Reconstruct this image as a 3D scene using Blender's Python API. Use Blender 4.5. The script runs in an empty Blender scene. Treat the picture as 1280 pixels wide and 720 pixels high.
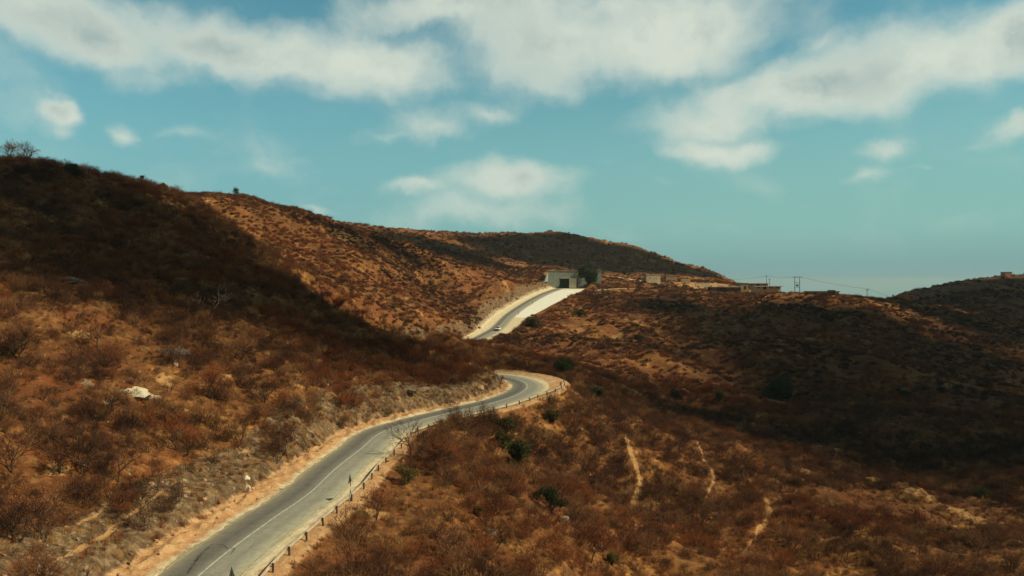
import bpy, math, random
from mathutils import Vector, Matrix, Euler
R_=math.radians
SC=bpy.context.scene; COL=SC.collection
# ------------------------------------------------------------------ camera
cam=bpy.data.cameras.new('camera'); camo=bpy.data.objects.new('camera',cam); COL.objects.link(camo); SC.camera=camo
cam.sensor_width=36; cam.lens=36*949/1280; cam.clip_start=0.5; cam.clip_end=120000
camo.location=(0,0,0); camo.rotation_euler=(math.pi/2-math.atan(8/949),0,0)
# ------------------------------------------------------------------ light
SUN_EL=43.0; SUN_AZ=106.0                    # azimuth clockwise from +Y (the view direction)
SUND=Vector((math.sin(R_(SUN_AZ))*math.cos(R_(SUN_EL)), math.cos(R_(SUN_AZ))*math.cos(R_(SUN_EL)), math.sin(R_(SUN_EL))))
sl=bpy.data.lights.new('sun','SUN'); sl.energy=4.7; sl.angle=R_(0.55); sl.color=(1.0,0.86,0.60)
so=bpy.data.objects.new('sun',sl); COL.objects.link(so); so.rotation_euler=SUND.to_track_quat('Z','Y').to_euler()
SC.view_settings.view_transform='Standard'; SC.view_settings.look='None'; SC.view_settings.exposure=0.0; SC.view_settings.gamma=1.0
SC.view_settings.use_curve_mapping=False
# ------------------------------------------------------------------ sky
W=bpy.data.worlds.new('World'); SC.world=W; W.use_nodes=True
class NT:
    """small helper for wiring node trees"""
    def __init__(s,tree): s.t=tree; tree.nodes.clear()
    def n(s,kind,_in=None,**kw):
        nd=s.t.nodes.new(kind)
        for k,v in kw.items(): setattr(nd,k,v)
        for k,v in (_in or {}).items():
            sk=nd.inputs[k]
            if isinstance(v,bpy.types.NodeSocket): s.t.links.new(v,sk)
            else: sk.default_value=v
        return nd
    def m(s,op,a,b=0.0,c=0.0,clamp=False):
        nd=s.n('ShaderNodeMath',operation=op,use_clamp=clamp)
        for i,v in enumerate((a,b,c)):
            if isinstance(v,bpy.types.NodeSocket): s.t.links.new(v,nd.inputs[i])
            else: nd.inputs[i].default_value=v
        return nd.outputs[0]
    def mix(s,f,a,b,mode='MIX'):
        nd=s.n('ShaderNodeMix',data_type='RGBA',blend_type=mode)
        for k,v in (('Factor',f),('A',a),('B',b)):
            sk=[q for q in nd.inputs if q.name==k and (q.type=='RGBA' if k!='Factor' else q.type=='VALUE')][0]
            if isinstance(v,bpy.types.NodeSocket): s.t.links.new(v,sk)
            else: sk.default_value=(*v,1) if k!='Factor' and len(v)==3 else v
        return [q for q in nd.outputs if q.type=='RGBA'][0]
    def noise(s,vec,scale,detail=4,rough=.55,dist=0,out='Fac'):
        return s.n('ShaderNodeTexNoise',{'Vector':vec,'Scale':scale,'Detail':detail,'Roughness':rough,'Distortion':dist}).outputs[out]
    def ramp(s,f,stops):
        nd=s.n('ShaderNodeValToRGB',{'Fac':f}); e=nd.color_ramp.elements
        while len(e)<len(stops): e.new(.5)
        for i,(p,c) in enumerate(stops): e[i].position=p; e[i].color=(*c,1) if len(c)==3 else c
        return nd.outputs['Color']
    def sstep(s,v,a,b):
        return s.n('ShaderNodeMapRange',{'Value':v,'From Min':a,'From Max':b},interpolation_type='SMOOTHSTEP').outputs[0]
w=NT(W.node_tree)
sky=w.n('ShaderNodeTexSky',sky_type='NISHITA',sun_disc=False,sun_elevation=R_(SUN_EL),sun_rotation=R_(SUN_AZ),altitude=600,air_density=1.0,dust_density=1.2,ozone_density=2.5)
tc=w.n('ShaderNodeTexCoord').outputs['Generated']
xyz=w.n('ShaderNodeSeparateXYZ',{'Vector':tc}).outputs
az=w.m('ARCTAN2',xyz[0],xyz[1]); el=w.m('ARCSINE',xyz[2])
uv=w.n('ShaderNodeCombineXYZ',{'X':az,'Y':el}).outputs[0]
d1=w.noise(uv,7.0,5,.6,out='Color'); d1=w.n('ShaderNodeVectorMath',{0:d1,1:(.5,.5,.5)},operation='SUBTRACT').outputs[0]
d1=w.n('ShaderNodeVectorMath',{0:d1,'Scale':.085},operation='SCALE').outputs[0]
uvd=w.n('ShaderNodeVectorMath',{0:uv,1:d1},operation='ADD').outputs[0]
# cloud banks: centre (az, el) and half extents, in the survey's pixels (949 px = 1 rad near the middle)
CL=[(115,42,150,56,8,1.0),(300,62,230,55,8,1.0),(470,80,120,45,0,.95),(200,95,150,28,4,.5),(330,110,70,30,0,.45),
    (72,138,42,28,0,.9),(74,162,46,20,0,.5),(157,160,34,30,0,.7),(232,168,60,16,0,.45),(195,182,90,18,0,.25),
    (600,5,190,40,-4,.9),(700,50,190,75,0,.95),(860,35,190,62,0,1.0),(780,10,300,40,0,.8),(670,100,60,40,0,.45),(580,60,60,60,0,.35),
    (550,160,110,32,-10,.6),(610,140,60,24,0,.6),(470,180,90,16,0,.4),(450,125,50,18,0,.3),
    (1010,110,230,52,-8,1.0),(1180,85,230,62,-10,1.0),(900,150,110,36,-12,.9),(1260,40,130,60,-25,.95),(890,190,120,22,0,.8),(1020,60,70,32,-10,.6),
    (1110,192,55,22,0,.65),(1080,222,60,16,0,.5),(1160,215,24,9,0,.4),(1275,155,55,30,-15,.8),(1215,190,30,10,0,.3),
    (630,228,130,28,0,.8),(700,225,90,24,0,.5),(520,236,60,16,0,.8),(600,262,170,34,0,.6),(760,205,50,12,0,.4),(820,232,40,12,0,.4),
    (326,215,46,14,0,.35),(455,235,50,14,0,.25),(860,282,60,10,-10,.25),(1060,10,60,18,0,.35),(400,262,40,8,0,.5)]
CL+=[(-330,60,230,70,0,.9),(-600,-150,300,120,10,.9),(1600,0,260,110,0,.8),(2100,100,200,60,0,.9),(500,-330,500,120,10,.8),(1300,-380,300,150,0,.8)]
acc=None
for cx,cy,rx,ry,rot,wt in CL:
    a0=math.atan((cx-640)/949); e0=math.atan((352-cy)/949*math.cos(a0)); k=math.cos(a0)**2 if 0<=cx<=1280 else 1
    mp=w.n('ShaderNodeMapping',{'Vector':uvd,'Location':(a0,e0,0),'Rotation':(0,0,R_(-rot)),'Scale':(rx*1.38/949*k,ry*1.40/949*k,1)},vector_type='TEXTURE')
    g=w.n('ShaderNodeTexGradient',{'Vector':mp.outputs[0]},gradient_type='QUADRATIC_SPHERE').outputs['Fac']
    g=w.m('POWER',g,.5)
    g=w.m('MULTIPLY',g,wt)
    acc=g if acc is None else w.n('ShaderNodeMath',{0:acc,1:g,2:.25},operation='SMOOTH_MAX').outputs[0]
fb=w.noise(w.n('ShaderNodeMapping',{'Vector':uvd,'Scale':(1,1.5,1)}).outputs[0],7.5,6,.50,.1)
fb2=w.noise(uvd,2.6,3,.5)
dn=w.m('ADD',acc,w.m('MULTIPLY',w.m('SUBTRACT',fb,.5),.95))
dens=w.sstep(dn,.20,.78)
wisp=w.m('MULTIPLY',w.sstep(w.noise(w.n('ShaderNodeMapping',{'Vector':uvd,'Scale':(1,2.6,1)}).outputs[0],4.2,6,.6,.3),.5,.85),.13)
dens=w.m('MAXIMUM',w.m('MULTIPLY',dens,.96),wisp)
dens=w.m('MULTIPLY',dens,w.sstep(el,-.005,.06))
skc=w.mix(1.0,sky.outputs[0],(0.72,1.28,0.96),'MULTIPLY')
hz=w.sstep(el,.34,.02)
skc=w.mix(w.m('MULTIPLY',hz,.88),skc,w.mix(w.sstep(az,-.45,.35),(1.95,3.95,4.25),(2.45,4.6,4.3)))
skc=w.mix(w.m('MULTIPLY',w.sstep(el,.075,.0),.7),skc,(1.75,3.25,3.45))
shade=w.m('MULTIPLY',w.sstep(w.noise(uvd,5.5,7,.64),.36,.60),w.sstep(dn,.45,1.1))
clc=w.mix(shade,(6.7,7.3,6.3),(3.5,4.5,4.4))
fin=w.mix(dens,skc,clc)
fin=w.mix(w.sstep(el,.50,1.05),fin,w.mix(1.0,fin,(.50,.26,.20),'MULTIPLY'))  # upper sky, out of view, darkened and reddened to deepen the ground shade
fin=w.mix(w.sstep(xyz[1],.15,-.45),fin,w.mix(1.0,fin,(.80,.42,.32),'MULTIPLY'))  # sky behind the camera dimmed and warmed too, cutting its fill light
bg=w.n('ShaderNodeBackground',{'Color':fin,'Strength':0.10})
w.n('ShaderNodeOutputWorld',{'Surface':bg.outputs[0]})
# ------------------------------------------------------------------ terrain heights (pure numpy)
import numpy as np
F0 = 949.0; HY = 352.0                       # survey of the place from the drone: focal (px) and horizon row
def pt(px, py, Y): return ((px-640)/F0*Y, Y, (HY-py)/F0*Y)
SURVEY = [
 # near left hillside
 (0,720,48),(100,720,52),(0,640,58),(100,640,64),(190,660,65),(0,560,68),(120,560,75),(240,565,83),(320,560,92),
 (0,480,82),(120,480,92),(240,480,103),(360,490,112),(440,480,126),(0,400,103),(120,400,118),(240,400,132),(360,415,145),
 (470,440,158),(550,438,172),(0,320,135),(120,320,150),(240,330,168),(350,350,185),(440,385,192),(530,415,200),(590,430,206),
 (620,437,212),(655,448,214),(690,456,212),
 (0,250,165),(120,262,185),(240,290,205),(330,322,215),(0,222,195),(50,216,200),(100,211,205),(150,220,215),(200,235,228),(250,250,245),
 # hollow behind the spur
 (0,250,290),(120,258,300),(240,282,300),(330,318,265),(420,362,260),(500,402,258),(560,428,262),(600,437,262),(640,440,262),
 # second hill
 (220,248,370),(265,246,385),(300,262,350),(400,285,390),(460,294,420),(300,246,400),(350,257,420),(400,273,440),(450,289,470),(360,300,345),(420,325,340),(470,350,335),
 (520,375,330),(555,400,318),(570,418,300),(520,335,430),(600,342,470),(560,368,400),(612,380,400),(585,402,350),(655,356,500),(650,347,570),(690,341,570),
 (200,262,520),(0,265,420),(0,275,700),(350,270,600),(450,295,560),
 # middle far hill
 (500,291,700),(560,294,780),(620,295,850),(660,292,900),(700,296,900),(760,308,900),(820,323,900),(870,338,880),(905,350,860),
 (520,312,560),(600,322,620),(660,328,700),(720,332,720),(800,343,720),(860,349,700),(900,353,700),
 # plateau with the buildings
 (750,351,570),(830,357,560),(900,364,560),(940,365,540),(1000,368,500),(890,367,490),(940,367.5,490),(975,367.5,480),(1060,370,480),(1100,376,468),
 (862,350,625),(900,351.5,625),(928,355,605),(950,375,760),(1050,395,700),(1100,392,640),
 # far right hill
 (1120,370,650),(1150,363,660),(1180,356,680),(1230,347,700),(1280,344,700),(1400,338,720),(1200,382,560),(1280,400,540),
 (1150,392,452),(1211,411,430),(1280,440,390),
 # right slope and valley
 (1000,395,410),(1100,420,360),(1200,460,310),(1280,490,280),(1000,450,300),(1100,490,250),(1200,530,210),(1280,560,190),
 (900,395,410),(900,445,300),(900,500,235),(800,378,440),(800,408,365),(800,450,280),(800,490,225),
 (720,378,440),(720,400,375),(720,430,300),(720,460,238),(745,480,205),(650,424,320),(680,392,410),
 (600,447,232),(640,452,228),(670,462,205),
 # below the road
 (700,492,162),(760,500,185),(850,520,195),(950,540,190),(1050,560,185),(1150,590,170),(1280,620,150),
 (700,530,140),(620,540,118),(560,560,104),(600,600,93),(520,620,83),(480,670,70),(400,725,58),
 (520,720,61),(640,700,70),(640,640,85),(740,640,100),(740,580,130),(850,600,135),(850,680,105),(740,720,80),
 (960,620,135),(960,700,105),(1085,588,172),(1140,606,158),(1200,636,147),(1250,658,138),(1120,622,150),(1180,655,137),(1100,655,125),(1100,720,102),(1280,700,108),
 # outside the frame
 (1500,600,150),(1500,720,105),(1600,480,300),(1700,400,600),(-300,720,42),(-300,400,92),(-300,215,190),(-300,230,320),(-200,260,700),
]
SURVEY_W = [pt(*s) for s in SURVEY]
for X,Y,Z in [(-22,25,-21.5),(0,25,-22.5),(30,25,-31),(-60,25,-12),(-22,12,-21.5),(10,12,-24),(-30,12,-20),(30,12,-30),
              (-900,1300,-130),(-450,1350,-140),(0,1350,-140),(450,1350,-150),(900,1300,-150),(1400,1300,-150),
              (300,1000,-90),(450,950,-110),(650,950,-60),(900,1000,-60),(-600,1000,0),(-300,1050,10),(0,1080,0)]:
    SURVEY_W.append((X,Y,Z))
S = np.array(SURVEY_W)
SU = np.stack([S[:,0]/S[:,1], np.log(S[:,1])],1)
def tps_k(r2): return np.where(r2>1e-12, 0.5*r2*np.log(np.maximum(r2,1e-12)), 0)
def solve_tps(P, v, lam=1e-4):
    n=len(P); d=((P[:,None,:]-P[None,:,:])**2).sum(-1); K=tps_k(d)+lam*np.eye(n)
    Q=np.concatenate([np.ones((n,1)),P],1); A=np.zeros((n+3,n+3)); A[:n,:n]=K; A[:n,n:]=Q; A[n:,:n]=Q.T
    return np.linalg.solve(A, np.concatenate([v,np.zeros(3)]))
TW = solve_tps(SU, S[:,2]/S[:,1]*1.0)          # slope to the eye height varies gently, so interpolate that
def base_h(X, Y):
    X=np.asarray(X,float); Y=np.asarray(Y,float); sh=X.shape; X=np.clip(X/Y,-1.0,1.0)*Y
    Y0=Y; k=np.minimum(Y,1350)/Y; X=X*k; Y=Y*k
    U=np.stack([(X/Y).ravel(), np.log(Y).ravel()],1); out=np.empty(len(U))
    for i in range(0,len(U),60000):
        u=U[i:i+60000]; d=((u[:,None,:]-SU[None,:,:])**2).sum(-1)
        out[i:i+60000]=tps_k(d)@TW[:-3]+TW[-3]+u@TW[-2:]
    return out.reshape(sh)*Y-smooth(1350,2400,Y0)*260
def hash2(ix, iy, seed):
    h=(ix.astype(np.int64)*374761393+iy.astype(np.int64)*668265263+seed*2147483647)&0xffffffff
    h=((h^(h>>13))*1274126177)&0xffffffff
    return ((h^(h>>16))&0xffff)/65535.0
def vnoise(x, y, seed=0):
    ix=np.floor(x); iy=np.floor(y); fx=x-ix; fy=y-iy
    fx=fx*fx*fx*(fx*(fx*6-15)+10); fy=fy*fy*fy*(fy*(fy*6-15)+10); ix=ix.astype(int); iy=iy.astype(int)
    a=hash2(ix,iy,seed); b=hash2(ix+1,iy,seed); c=hash2(ix,iy+1,seed); d=hash2(ix+1,iy+1,seed)
    return (a+(b-a)*fx)*(1-fy)+(c+(d-c)*fx)*fy-0.5
def fbm(x, y, sc, octv=4, seed=0, gain=0.5):
    s=0; a=1
    c_,s_=0.8,0.6
    x=x/sc; y=y/sc
    for o in range(octv):
        s=s+a*vnoise(x,y,seed+o); a*=gain
        x,y=(x*c_-y*s_)*2.03+7.1,(x*s_+y*c_)*2.03+3.7
    return s
def smooth(e0,e1,x):
    t=np.clip((x-e0)/(e1-e0),0,1); return t*t*(3-2*t)
# ------------------------------------------------------------------ the road
ROADP = [(-19,-30,-22),(-21,0,-22),(-22.3,30,-22.1)]+[pt(*p) for p in
 [(252,716.5,57.6),(337,652,70.5),(385,618,79.5),(420,586,90.5),(450,562,100.5),(477,541,112)]]+[
 (-16.4,119,-22.3),(-12.4,126.5,-22.4),(-7.8,134,-22.5),(-2.8,142,-22.5),(0.9,150.5,-22.5),(3.1,160,-22.5),(2.8,169,-22.5),(-.6,177,-22.4),(-7,182,-22.4),
 (-15,186,-22.4),(-25,191,-22.7),(-34,201,-23.2),(-39,217,-23.8),(-39,236,-24.3),(-34,258,-24.5),(-24,284,-24.4)]+[pt(*p) for p in
 [(590,427,310),(605,420,328),(620,411.5,350),(639,393,408),(661,378,456),(682,367,500),(697,361.5,530),(702,360,546)]]+[(39.5,562,-4.5),(44,580,-4.4),(51,598,-4.3)]
def catmull(P, step):
    P=np.array(P,float); out=[]
    for i in range(len(P)-1):
        p0=P[max(i-1,0)];p1=P[i];p2=P[i+1];p3=P[min(i+2,len(P)-1)]
        n=max(2,int(np.linalg.norm(p2-p1)/step*2))
        t=np.linspace(0,1,n,endpoint=False)[:,None]
        d01=np.linalg.norm(p1-p0)**.5 or 1; d12=np.linalg.norm(p2-p1)**.5; d23=np.linalg.norm(p3-p2)**.5 or 1
        m1=(p2-p1)+ (d12*((p1-p0)/d01-(p2-p0)/(d01+d12)) if i>0 else 0)
        m2=(p2-p1)+ (d12*((p3-p2)/d23-(p3-p1)/(d12+d23)) if i<len(P)-2 else 0)
        out.append((2*t**3-3*t**2+1)*p1+(t**3-2*t**2+t)*m1+(-2*t**3+3*t**2)*p2+(t**3-t**2)*m2)
    out.append(P[-1:]); C_=np.concatenate(out)
    s=np.concatenate([[0],np.cumsum(np.linalg.norm(np.diff(C_[:,:2],axis=0),axis=1))])
    q=np.arange(0,s[-1],step); R=np.stack([np.interp(q,s,C_[:,k]) for k in range(3)],1)
    return R,q
ROAD, ROADS = catmull(ROADP, 1.0)
k_=np.ones(7)/7
ROAD[:,2]=np.convolve(np.pad(ROAD[:,2],10,'edge'),np.ones(21)/21,'valid')
def normals(R):
    T=np.gradient(R[:,:2],axis=0); T/=np.linalg.norm(T,axis=1)[:,None]
    return np.stack([T[:,1],-T[:,0]],1)      # points to the right of travel
ROADN = normals(ROAD)
def near_curve(X,Y,R,N,maxd=30):
    """signed side distance (right +), index of nearest sample"""
    X=X.ravel();Y=Y.ravel(); dist=np.full(X.shape,1e3); side=np.ones(X.shape); idx=np.zeros(X.shape,int)
    m=(X>R[:,0].min()-maxd)&(X<R[:,0].max()+maxd)&(Y>R[:,1].min()-maxd)&(Y<R[:,1].max()+maxd)
    ii=np.nonzero(m)[0]
    for k in range(0,len(ii),20000):
        j=ii[k:k+20000]
        d2=(X[j,None]-R[None,:,0])**2+(Y[j,None]-R[None,:,1])**2
        a=d2.argmin(1); idx[j]=a
        dx=X[j]-R[a,0]; dy=Y[j]-R[a,1]
        sd=dx*N[a,0]+dy*N[a,1]
        dist[j]=np.sqrt(d2[np.arange(len(j)),a]); side[j]=np.sign(sd)
        ins=dist[j]<2.0                              # sub-sample precision close by
        dist[j]=np.where(dist[j]<25,np.maximum(np.abs(sd),np.where(dist[j]>np.abs(sd)+1.2,dist[j],0)),dist[j])
    return dist*side, idx
# platform half widths (left, right) along the road by Y zone: asphalt 3.9 each way plus shoulders
HALF=3.35
def shoulders(idx):
    s=ROADS[idx]; n=len(ROADS)
    key=np.array([ 0,  85, 130, 160, 185, 200, 215, 235, 330, 375,  400, 470, 520, 560, 600, 640, 680,760.])
    L=  np.array([2.6, 2.4,2.0, 1.6, 1.5, 1.5, 1.2, 1.2, 1.5, 3.0,  3.5, 3.5, 3.0, 2.5, 2.0, 2.0, 2.0,2.0])
    Rr= np.array([2.2, 2.2,2.1, 1.9, 2.0, 5.0, 7.5, 3.0, 1.5, 3.0,  4.0, 9.0, 15., 18., 15., 4.0, 2.0,2.0])
    return np.interp(s,key,L),np.interp(s,key,Rr)
TRAILS=[  # footpaths and tracks, world x,y polylines with half width, from the survey
 ([(775,545,160),(788,575,142),(800,603,131),(795,625,122),(790,645,115),(772,668,107),(765,700,98)],.42),
 ([(795,640,117),(812,630,121),(830,622,124)],.25),
 ([(920,575,158),(945,612,140),(962,640,127),(955,668,118),(935,700,110),(925,722,104)],.36),
 ([(868,540,178),(880,575,152),(893,600,141),(889,620,134),(880,650,125)],.3),
 ([(1120,570,172),(1140,590,160),(1175,625,147),(1215,648,141),(1270,668,137)],.4),
 ([(0,715,48),(40,700,51),(90,680,56),(130,655,62),(160,640,66),(210,600,73),(225,590,75)],.2),
 ([(90,632,61),(115,620,64),(135,600,67),(150,590,69)],.22),
 ([(1104,373,468),(1150,390,452),(1180,401,442),(1211,411,430),(1240,425,410)],1.6),
 ([(1104,376,490),(1160,386,540),(1210,391,560),(1250,396,560)],1.5),
 ([(1010,700,110),(1035,690,113),(1070,680,118)],.3),
]
TR=[]
for pl,w in TRAILS:
    P=[pt(*p) for p in pl]; R,_=catmull(P,.5 if w<1 else 2.0); TR.append((R,normals(R),w))
TRACKP=[(42,505,-7.2),(52,500,-6.0),(62,506,-5.2),(75,520,-4.7),(88,535,-4.6),(100,548,-4.4)]
TRACK,_=catmull(TRACKP,1.0); TRACKN=normals(TRACK)
TRACK2=[pt(*p) for p in [(752,344,610),(775,347,605),(800,351,590),(830,357,572),(860,360,560),(895,361,552)]]
TRACK2,_=catmull(TRACK2,2.0); TRACK2N=normals(TRACK2)
def terrain(X, Y, attrs=False, detail=True):
    sh=X.shape; X=X.ravel().astype(float); Y=Y.ravel().astype(float)
    z=base_h(X,Y)
    sd,ix=near_curve(X,Y,ROAD,ROADN,40)
    L,Rr=shoulders(ix); ad=np.abs(sd); sh_w=np.where(sd<0,L,Rr); plat=HALF+sh_w
    out=ad-plat
    far=smooth(0,14,out)
    nz=fbm(X,Y,60,4,3)*5.0*smooth(90,260,Y)*smooth(4,40,out)
    gul=fbm(X+0.35*Y,Y*.33,22,4,11)*(2.6+1.3*smooth(10,60,X))*smooth(0,16,out)          # ribs running down the slopes
    nz=nz+gul*smooth(40,90,Y)+fbm(X,Y,9,3,21)*0.9*far
    nz=nz*(1-.85*smooth(75,105,X)*smooth(260,225,X)*smooth(440,480,Y)*smooth(660,600,Y))
    nz=nz*(1-.75*smooth(240,300,X)*smooth(500,600,Y)*smooth(900,800,Y))
    if detail: nz=nz+fbm(X,Y,2.2,3,31)*0.45*smooth(0,3,out)
    # far rows get coarser, keep skyline lumps
    zt=z+nz
    # cut bank (left of travel on the first leg, inside of the bend)
    rz=ROAD[ix,2]-0.02
    s=ROADS[ix]
    bankrise=np.where(sd<0, 0.85+0.5*fbm(X,Y,6,3,41), 0.62)
    op=np.maximum(out,0); ease=np.maximum(out-8,0)**2*.05
    lim_hi=rz+op*bankrise+ease
    lim_lo=rz-op*0.62-ease
    zc=np.clip(zt,lim_lo,lim_hi)
    near=ad<40
    zz=np.where(near,zc,zt)
    shoulder_tilt=np.clip((ad-HALF)/np.maximum(sh_w,.1),0,1)
    flat=rz+np.where(ad>HALF,-0.05*shoulder_tilt+fbm(X,Y,1.1,3,51)*0.10*smooth(0,1,ad-HALF),-0.06)
    # rubble windrow on the left shoulder foot
    flat=flat+np.where((sd<0),np.exp(-((ad-plat+.3)/.8)**2)*(.25+.7*fbm(X,Y,1.3,2,55)),0)
    zz=np.where(out<0,flat,zz)
    zz=np.where((out>=0)&(out<2)&near,flat*(1-out/2)+zz*out/2,zz)
    # side track and ridge track benches
    tsd,tix=near_curve(X,Y,TRACK,TRACKN,20); w=smooth(7,2.6,np.abs(tsd))*smooth(HALF+1,HALF+5,ad); zz=zz*(1-w)+(TRACK[tix,2])*w; track=smooth(3.0,2.0,np.abs(tsd))
    t2,t2i=near_curve(X,Y,TRACK2,TRACK2N,20); w=smooth(8,3,np.abs(t2)); zz=zz*(1-w)+TRACK2[t2i,2]*w; track=np.maximum(track,smooth(3.2,2.2,np.abs(t2)))
    trail=np.zeros_like(X)
    for R,N,wd in TR:
        d,_i=near_curve(X,Y,R,N,12); d=np.abs(d)+fbm(X,Y,1.5*wd/.3,2,61)*wd*1.2+np.abs(fbm(X,Y,5,2,63))*wd*.9
        en=np.clip(np.minimum(_i,len(R)-1-_i)/(.28*len(R)),0,1); d=d+(1-en)*wd*.8*(1+fbm(X,Y,3,2,67))
        trail=np.maximum(trail,smooth(wd*1.9,wd*.7,d)*(.7+.3*en)); zz=zz-0.12*smooth(wd*2,wd*.6,d)
    if not attrs: return zz.reshape(sh)
    lit=dict(sd=sd,out=out,s=s,track=track,trail=trail,ad=ad,ix=ix)
    return zz.reshape(sh),lit
# ------------------------------------------------------------------ helpers
def mesh_np(name, V, F, mat=None, smooth=False, attrs=None):
    V=np.asarray(V,np.float32); F=np.asarray(F,np.int32); k=F.shape[1]
    me=bpy.data.meshes.new(name); me.vertices.add(len(V)); me.vertices.foreach_set('co',V.ravel())
    me.loops.add(F.size); me.loops.foreach_set('vertex_index',F.ravel())
    me.polygons.add(len(F)); me.polygons.foreach_set('loop_start',np.arange(0,F.size,k,dtype=np.int32))
    if smooth: me.polygons.foreach_set('use_smooth',np.ones(len(F),bool))
    for an,av in (attrs or {}).items():
        a=me.attributes.new(an,'FLOAT','POINT'); a.data.foreach_set('value',np.asarray(av,np.float32).ravel())
    me.update(); me.validate()
    if mat: me.materials.append(mat)
    return me
def link(name, me, parent=None):
    o=bpy.data.objects.new(name,me); COL.objects.link(o)
    if parent: o.parent=parent
    return o
def tag(o,label=None,cat=None,group=None,kind=None):
    for k,v in (('label',label),('category',cat),('group',group),('kind',kind)):
        if v: o[k]=v
    return o
def material(name): 
    m=bpy.data.materials.new(name); m.use_nodes=True; return m,NT(m.node_tree)
def finish(nt,col,rough=.9,bump=None,bs=.3,bd=.1,metal=0.0,spec=.2,extra=None):
    inp={'Base Color':col if isinstance(col,bpy.types.NodeSocket) else (*col,1),'Roughness':rough,'Metallic':metal,'Specular IOR Level':spec}
    if bump is not None:
        inp['Normal']=nt.n('ShaderNodeBump',{'Height':bump,'Strength':bs,'Distance':bd}).outputs[0]
    inp.update(extra or {})
    b=nt.n('ShaderNodeBsdfPrincipled',inp); nt.n('ShaderNodeOutputMaterial',{'Surface':b.outputs[0]}); return b
def flat_mat(name,col,rough=.7,metal=0.0,var=.25,scale=3.0,spec=.3,bump=.15):
    m,nt=material(name); p=nt.n('ShaderNodeTexCoord').outputs['Object']
    nz=nt.noise(p,scale,6,.6)
    c=nt.mix(nt.sstep(nz,.3,.75),tuple(x*(1-var) for x in col),tuple(min(1,x*(1+var)) for x in col))
    finish(nt,c,rough,nt.noise(p,scale*6,4),bump,.02,metal,spec); return m
# ------------------------------------------------------------------ ground material
def ground_material():
    m,nt=material('dry_hillside_soil'); g=nt.n('ShaderNodeNewGeometry'); P=g.outputs['Position']
    A=lambda n: nt.n('ShaderNodeAttribute',attribute_name=n).outputs['Fac']
    n1=nt.noise(P,.035,6,.6); n2=nt.noise(P,.16,6,.62); n3=nt.noise(P,.9,6,.65); n4=nt.noise(P,5,4,.6)
    soil=nt.ramp(n2,[(.25,(.10,.040,.014)),(.42,(.19,.080,.025)),(.56,(.38,.18,.052)),(.70,(.62,.38,.13))])
    litter=nt.ramp(n3,[(.3,(.05,.020,.009)),(.5,(.115,.046,.018)),(.7,(.26,.115,.038))])
    c=nt.mix(nt.sstep(nt.m('ADD',n3,nt.m('MULTIPLY',n1,.8)),.66,.98),soil,litter)
    red=nt.sstep(nt.noise(P,.06,4,.5),.5,.68)
    c=nt.mix(nt.m('MULTIPLY',red,.55),c,(.22,.070,.026))
    straw=nt.m('MULTIPLY',nt.sstep(nt.noise(P,.3,5,.6),.55,.7),.5); c=nt.mix(straw,c,(.33,.18,.065))
    # grey stones and rubble in the soil
    vo=nt.n('ShaderNodeTexVoronoi',{'Vector':P,'Scale':1.7,'Randomness':1.0}); st=nt.m('MULTIPLY',nt.sstep(vo.outputs['Distance'],.2,.1),nt.sstep(nt.noise(P,.5,3),.52,.6))
    c=nt.mix(nt.m('MULTIPLY',st,.8),c,nt.ramp(n4,[(.3,(.14,.11,.085)),(.7,(.36,.30,.22))]))
    # cut rock face beside the road
    vr=nt.n('ShaderNodeTexVoronoi',{'Vector':nt.n('ShaderNodeVectorMath',{0:P,1:nt.noise(P,1.5,3,out='Color')},operation='ADD').outputs[0],'Scale':1.3},feature='F1')
    rock=nt.mix(nt.sstep(nt.noise(P,3.2,6,.7),.35,.68),nt.ramp(n3,[(.3,(.06,.036,.02)),(.5,(.14,.090,.048)),(.7,(.32,.225,.12))]),nt.n('ShaderNodeRGBToBW',{'Color':vr.outputs['Color']}).outputs[0],'OVERLAY')
    rock=nt.mix(nt.sstep(nt.noise(P,.55,4,.6),.52,.64),rock,(.22,.12,.05))
    bank=nt.sstep(nt.m('ADD',A('bank'),nt.m('MULTIPLY',nt.m('SUBTRACT',n3,.5),.9)),.4,.6)
    c=nt.mix(bank,c,rock)
    dirt=nt.ramp(nt.m('ADD',nt.m('MULTIPLY',n3,.6),nt.m('MULTIPLY',n4,.4)),[(.3,(.32,.15,.065)),(.5,(.47,.27,.125)),(.68,(.60,.43,.23))])
    c=nt.mix(nt.sstep(nt.m('ADD',A('shoulder'),nt.m('MULTIPLY',nt.m('SUBTRACT',n3,.5),.5)),.35,.65),c,dirt)
    pale=nt.ramp(n3,[(.3,(.52,.43,.27)),(.6,(.66,.57,.38))])
    c=nt.mix(nt.sstep(nt.m('ADD',A('pale'),nt.m('MULTIPLY',nt.m('SUBTRACT',n3,.5),.5)),.35,.65),c,pale)
    conc=nt.ramp(n3,[(.3,(.66,.66,.56)),(.6,(.78,.78,.68))])
    c=nt.mix(nt.sstep(nt.m('ADD',A('white'),nt.m('MULTIPLY',nt.m('SUBTRACT',n3,.5),.35)),.4,.6),c,conc)
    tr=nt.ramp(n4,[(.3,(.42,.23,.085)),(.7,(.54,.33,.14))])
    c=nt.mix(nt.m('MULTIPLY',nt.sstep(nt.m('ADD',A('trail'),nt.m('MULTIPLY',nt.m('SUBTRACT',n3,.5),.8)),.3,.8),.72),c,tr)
    h=nt.m('ADD',nt.m('MULTIPLY',n3,1.0),nt.m('MULTIPLY',n4,.35))
    h=nt.m('ADD',h,nt.m('MULTIPLY',nt.m('MULTIPLY',vr.outputs['Distance'],bank),1.2))
    finish(nt,c,.95,h,.7,.35,spec=.08); return m
MAT_GROUND=ground_material()
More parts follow.
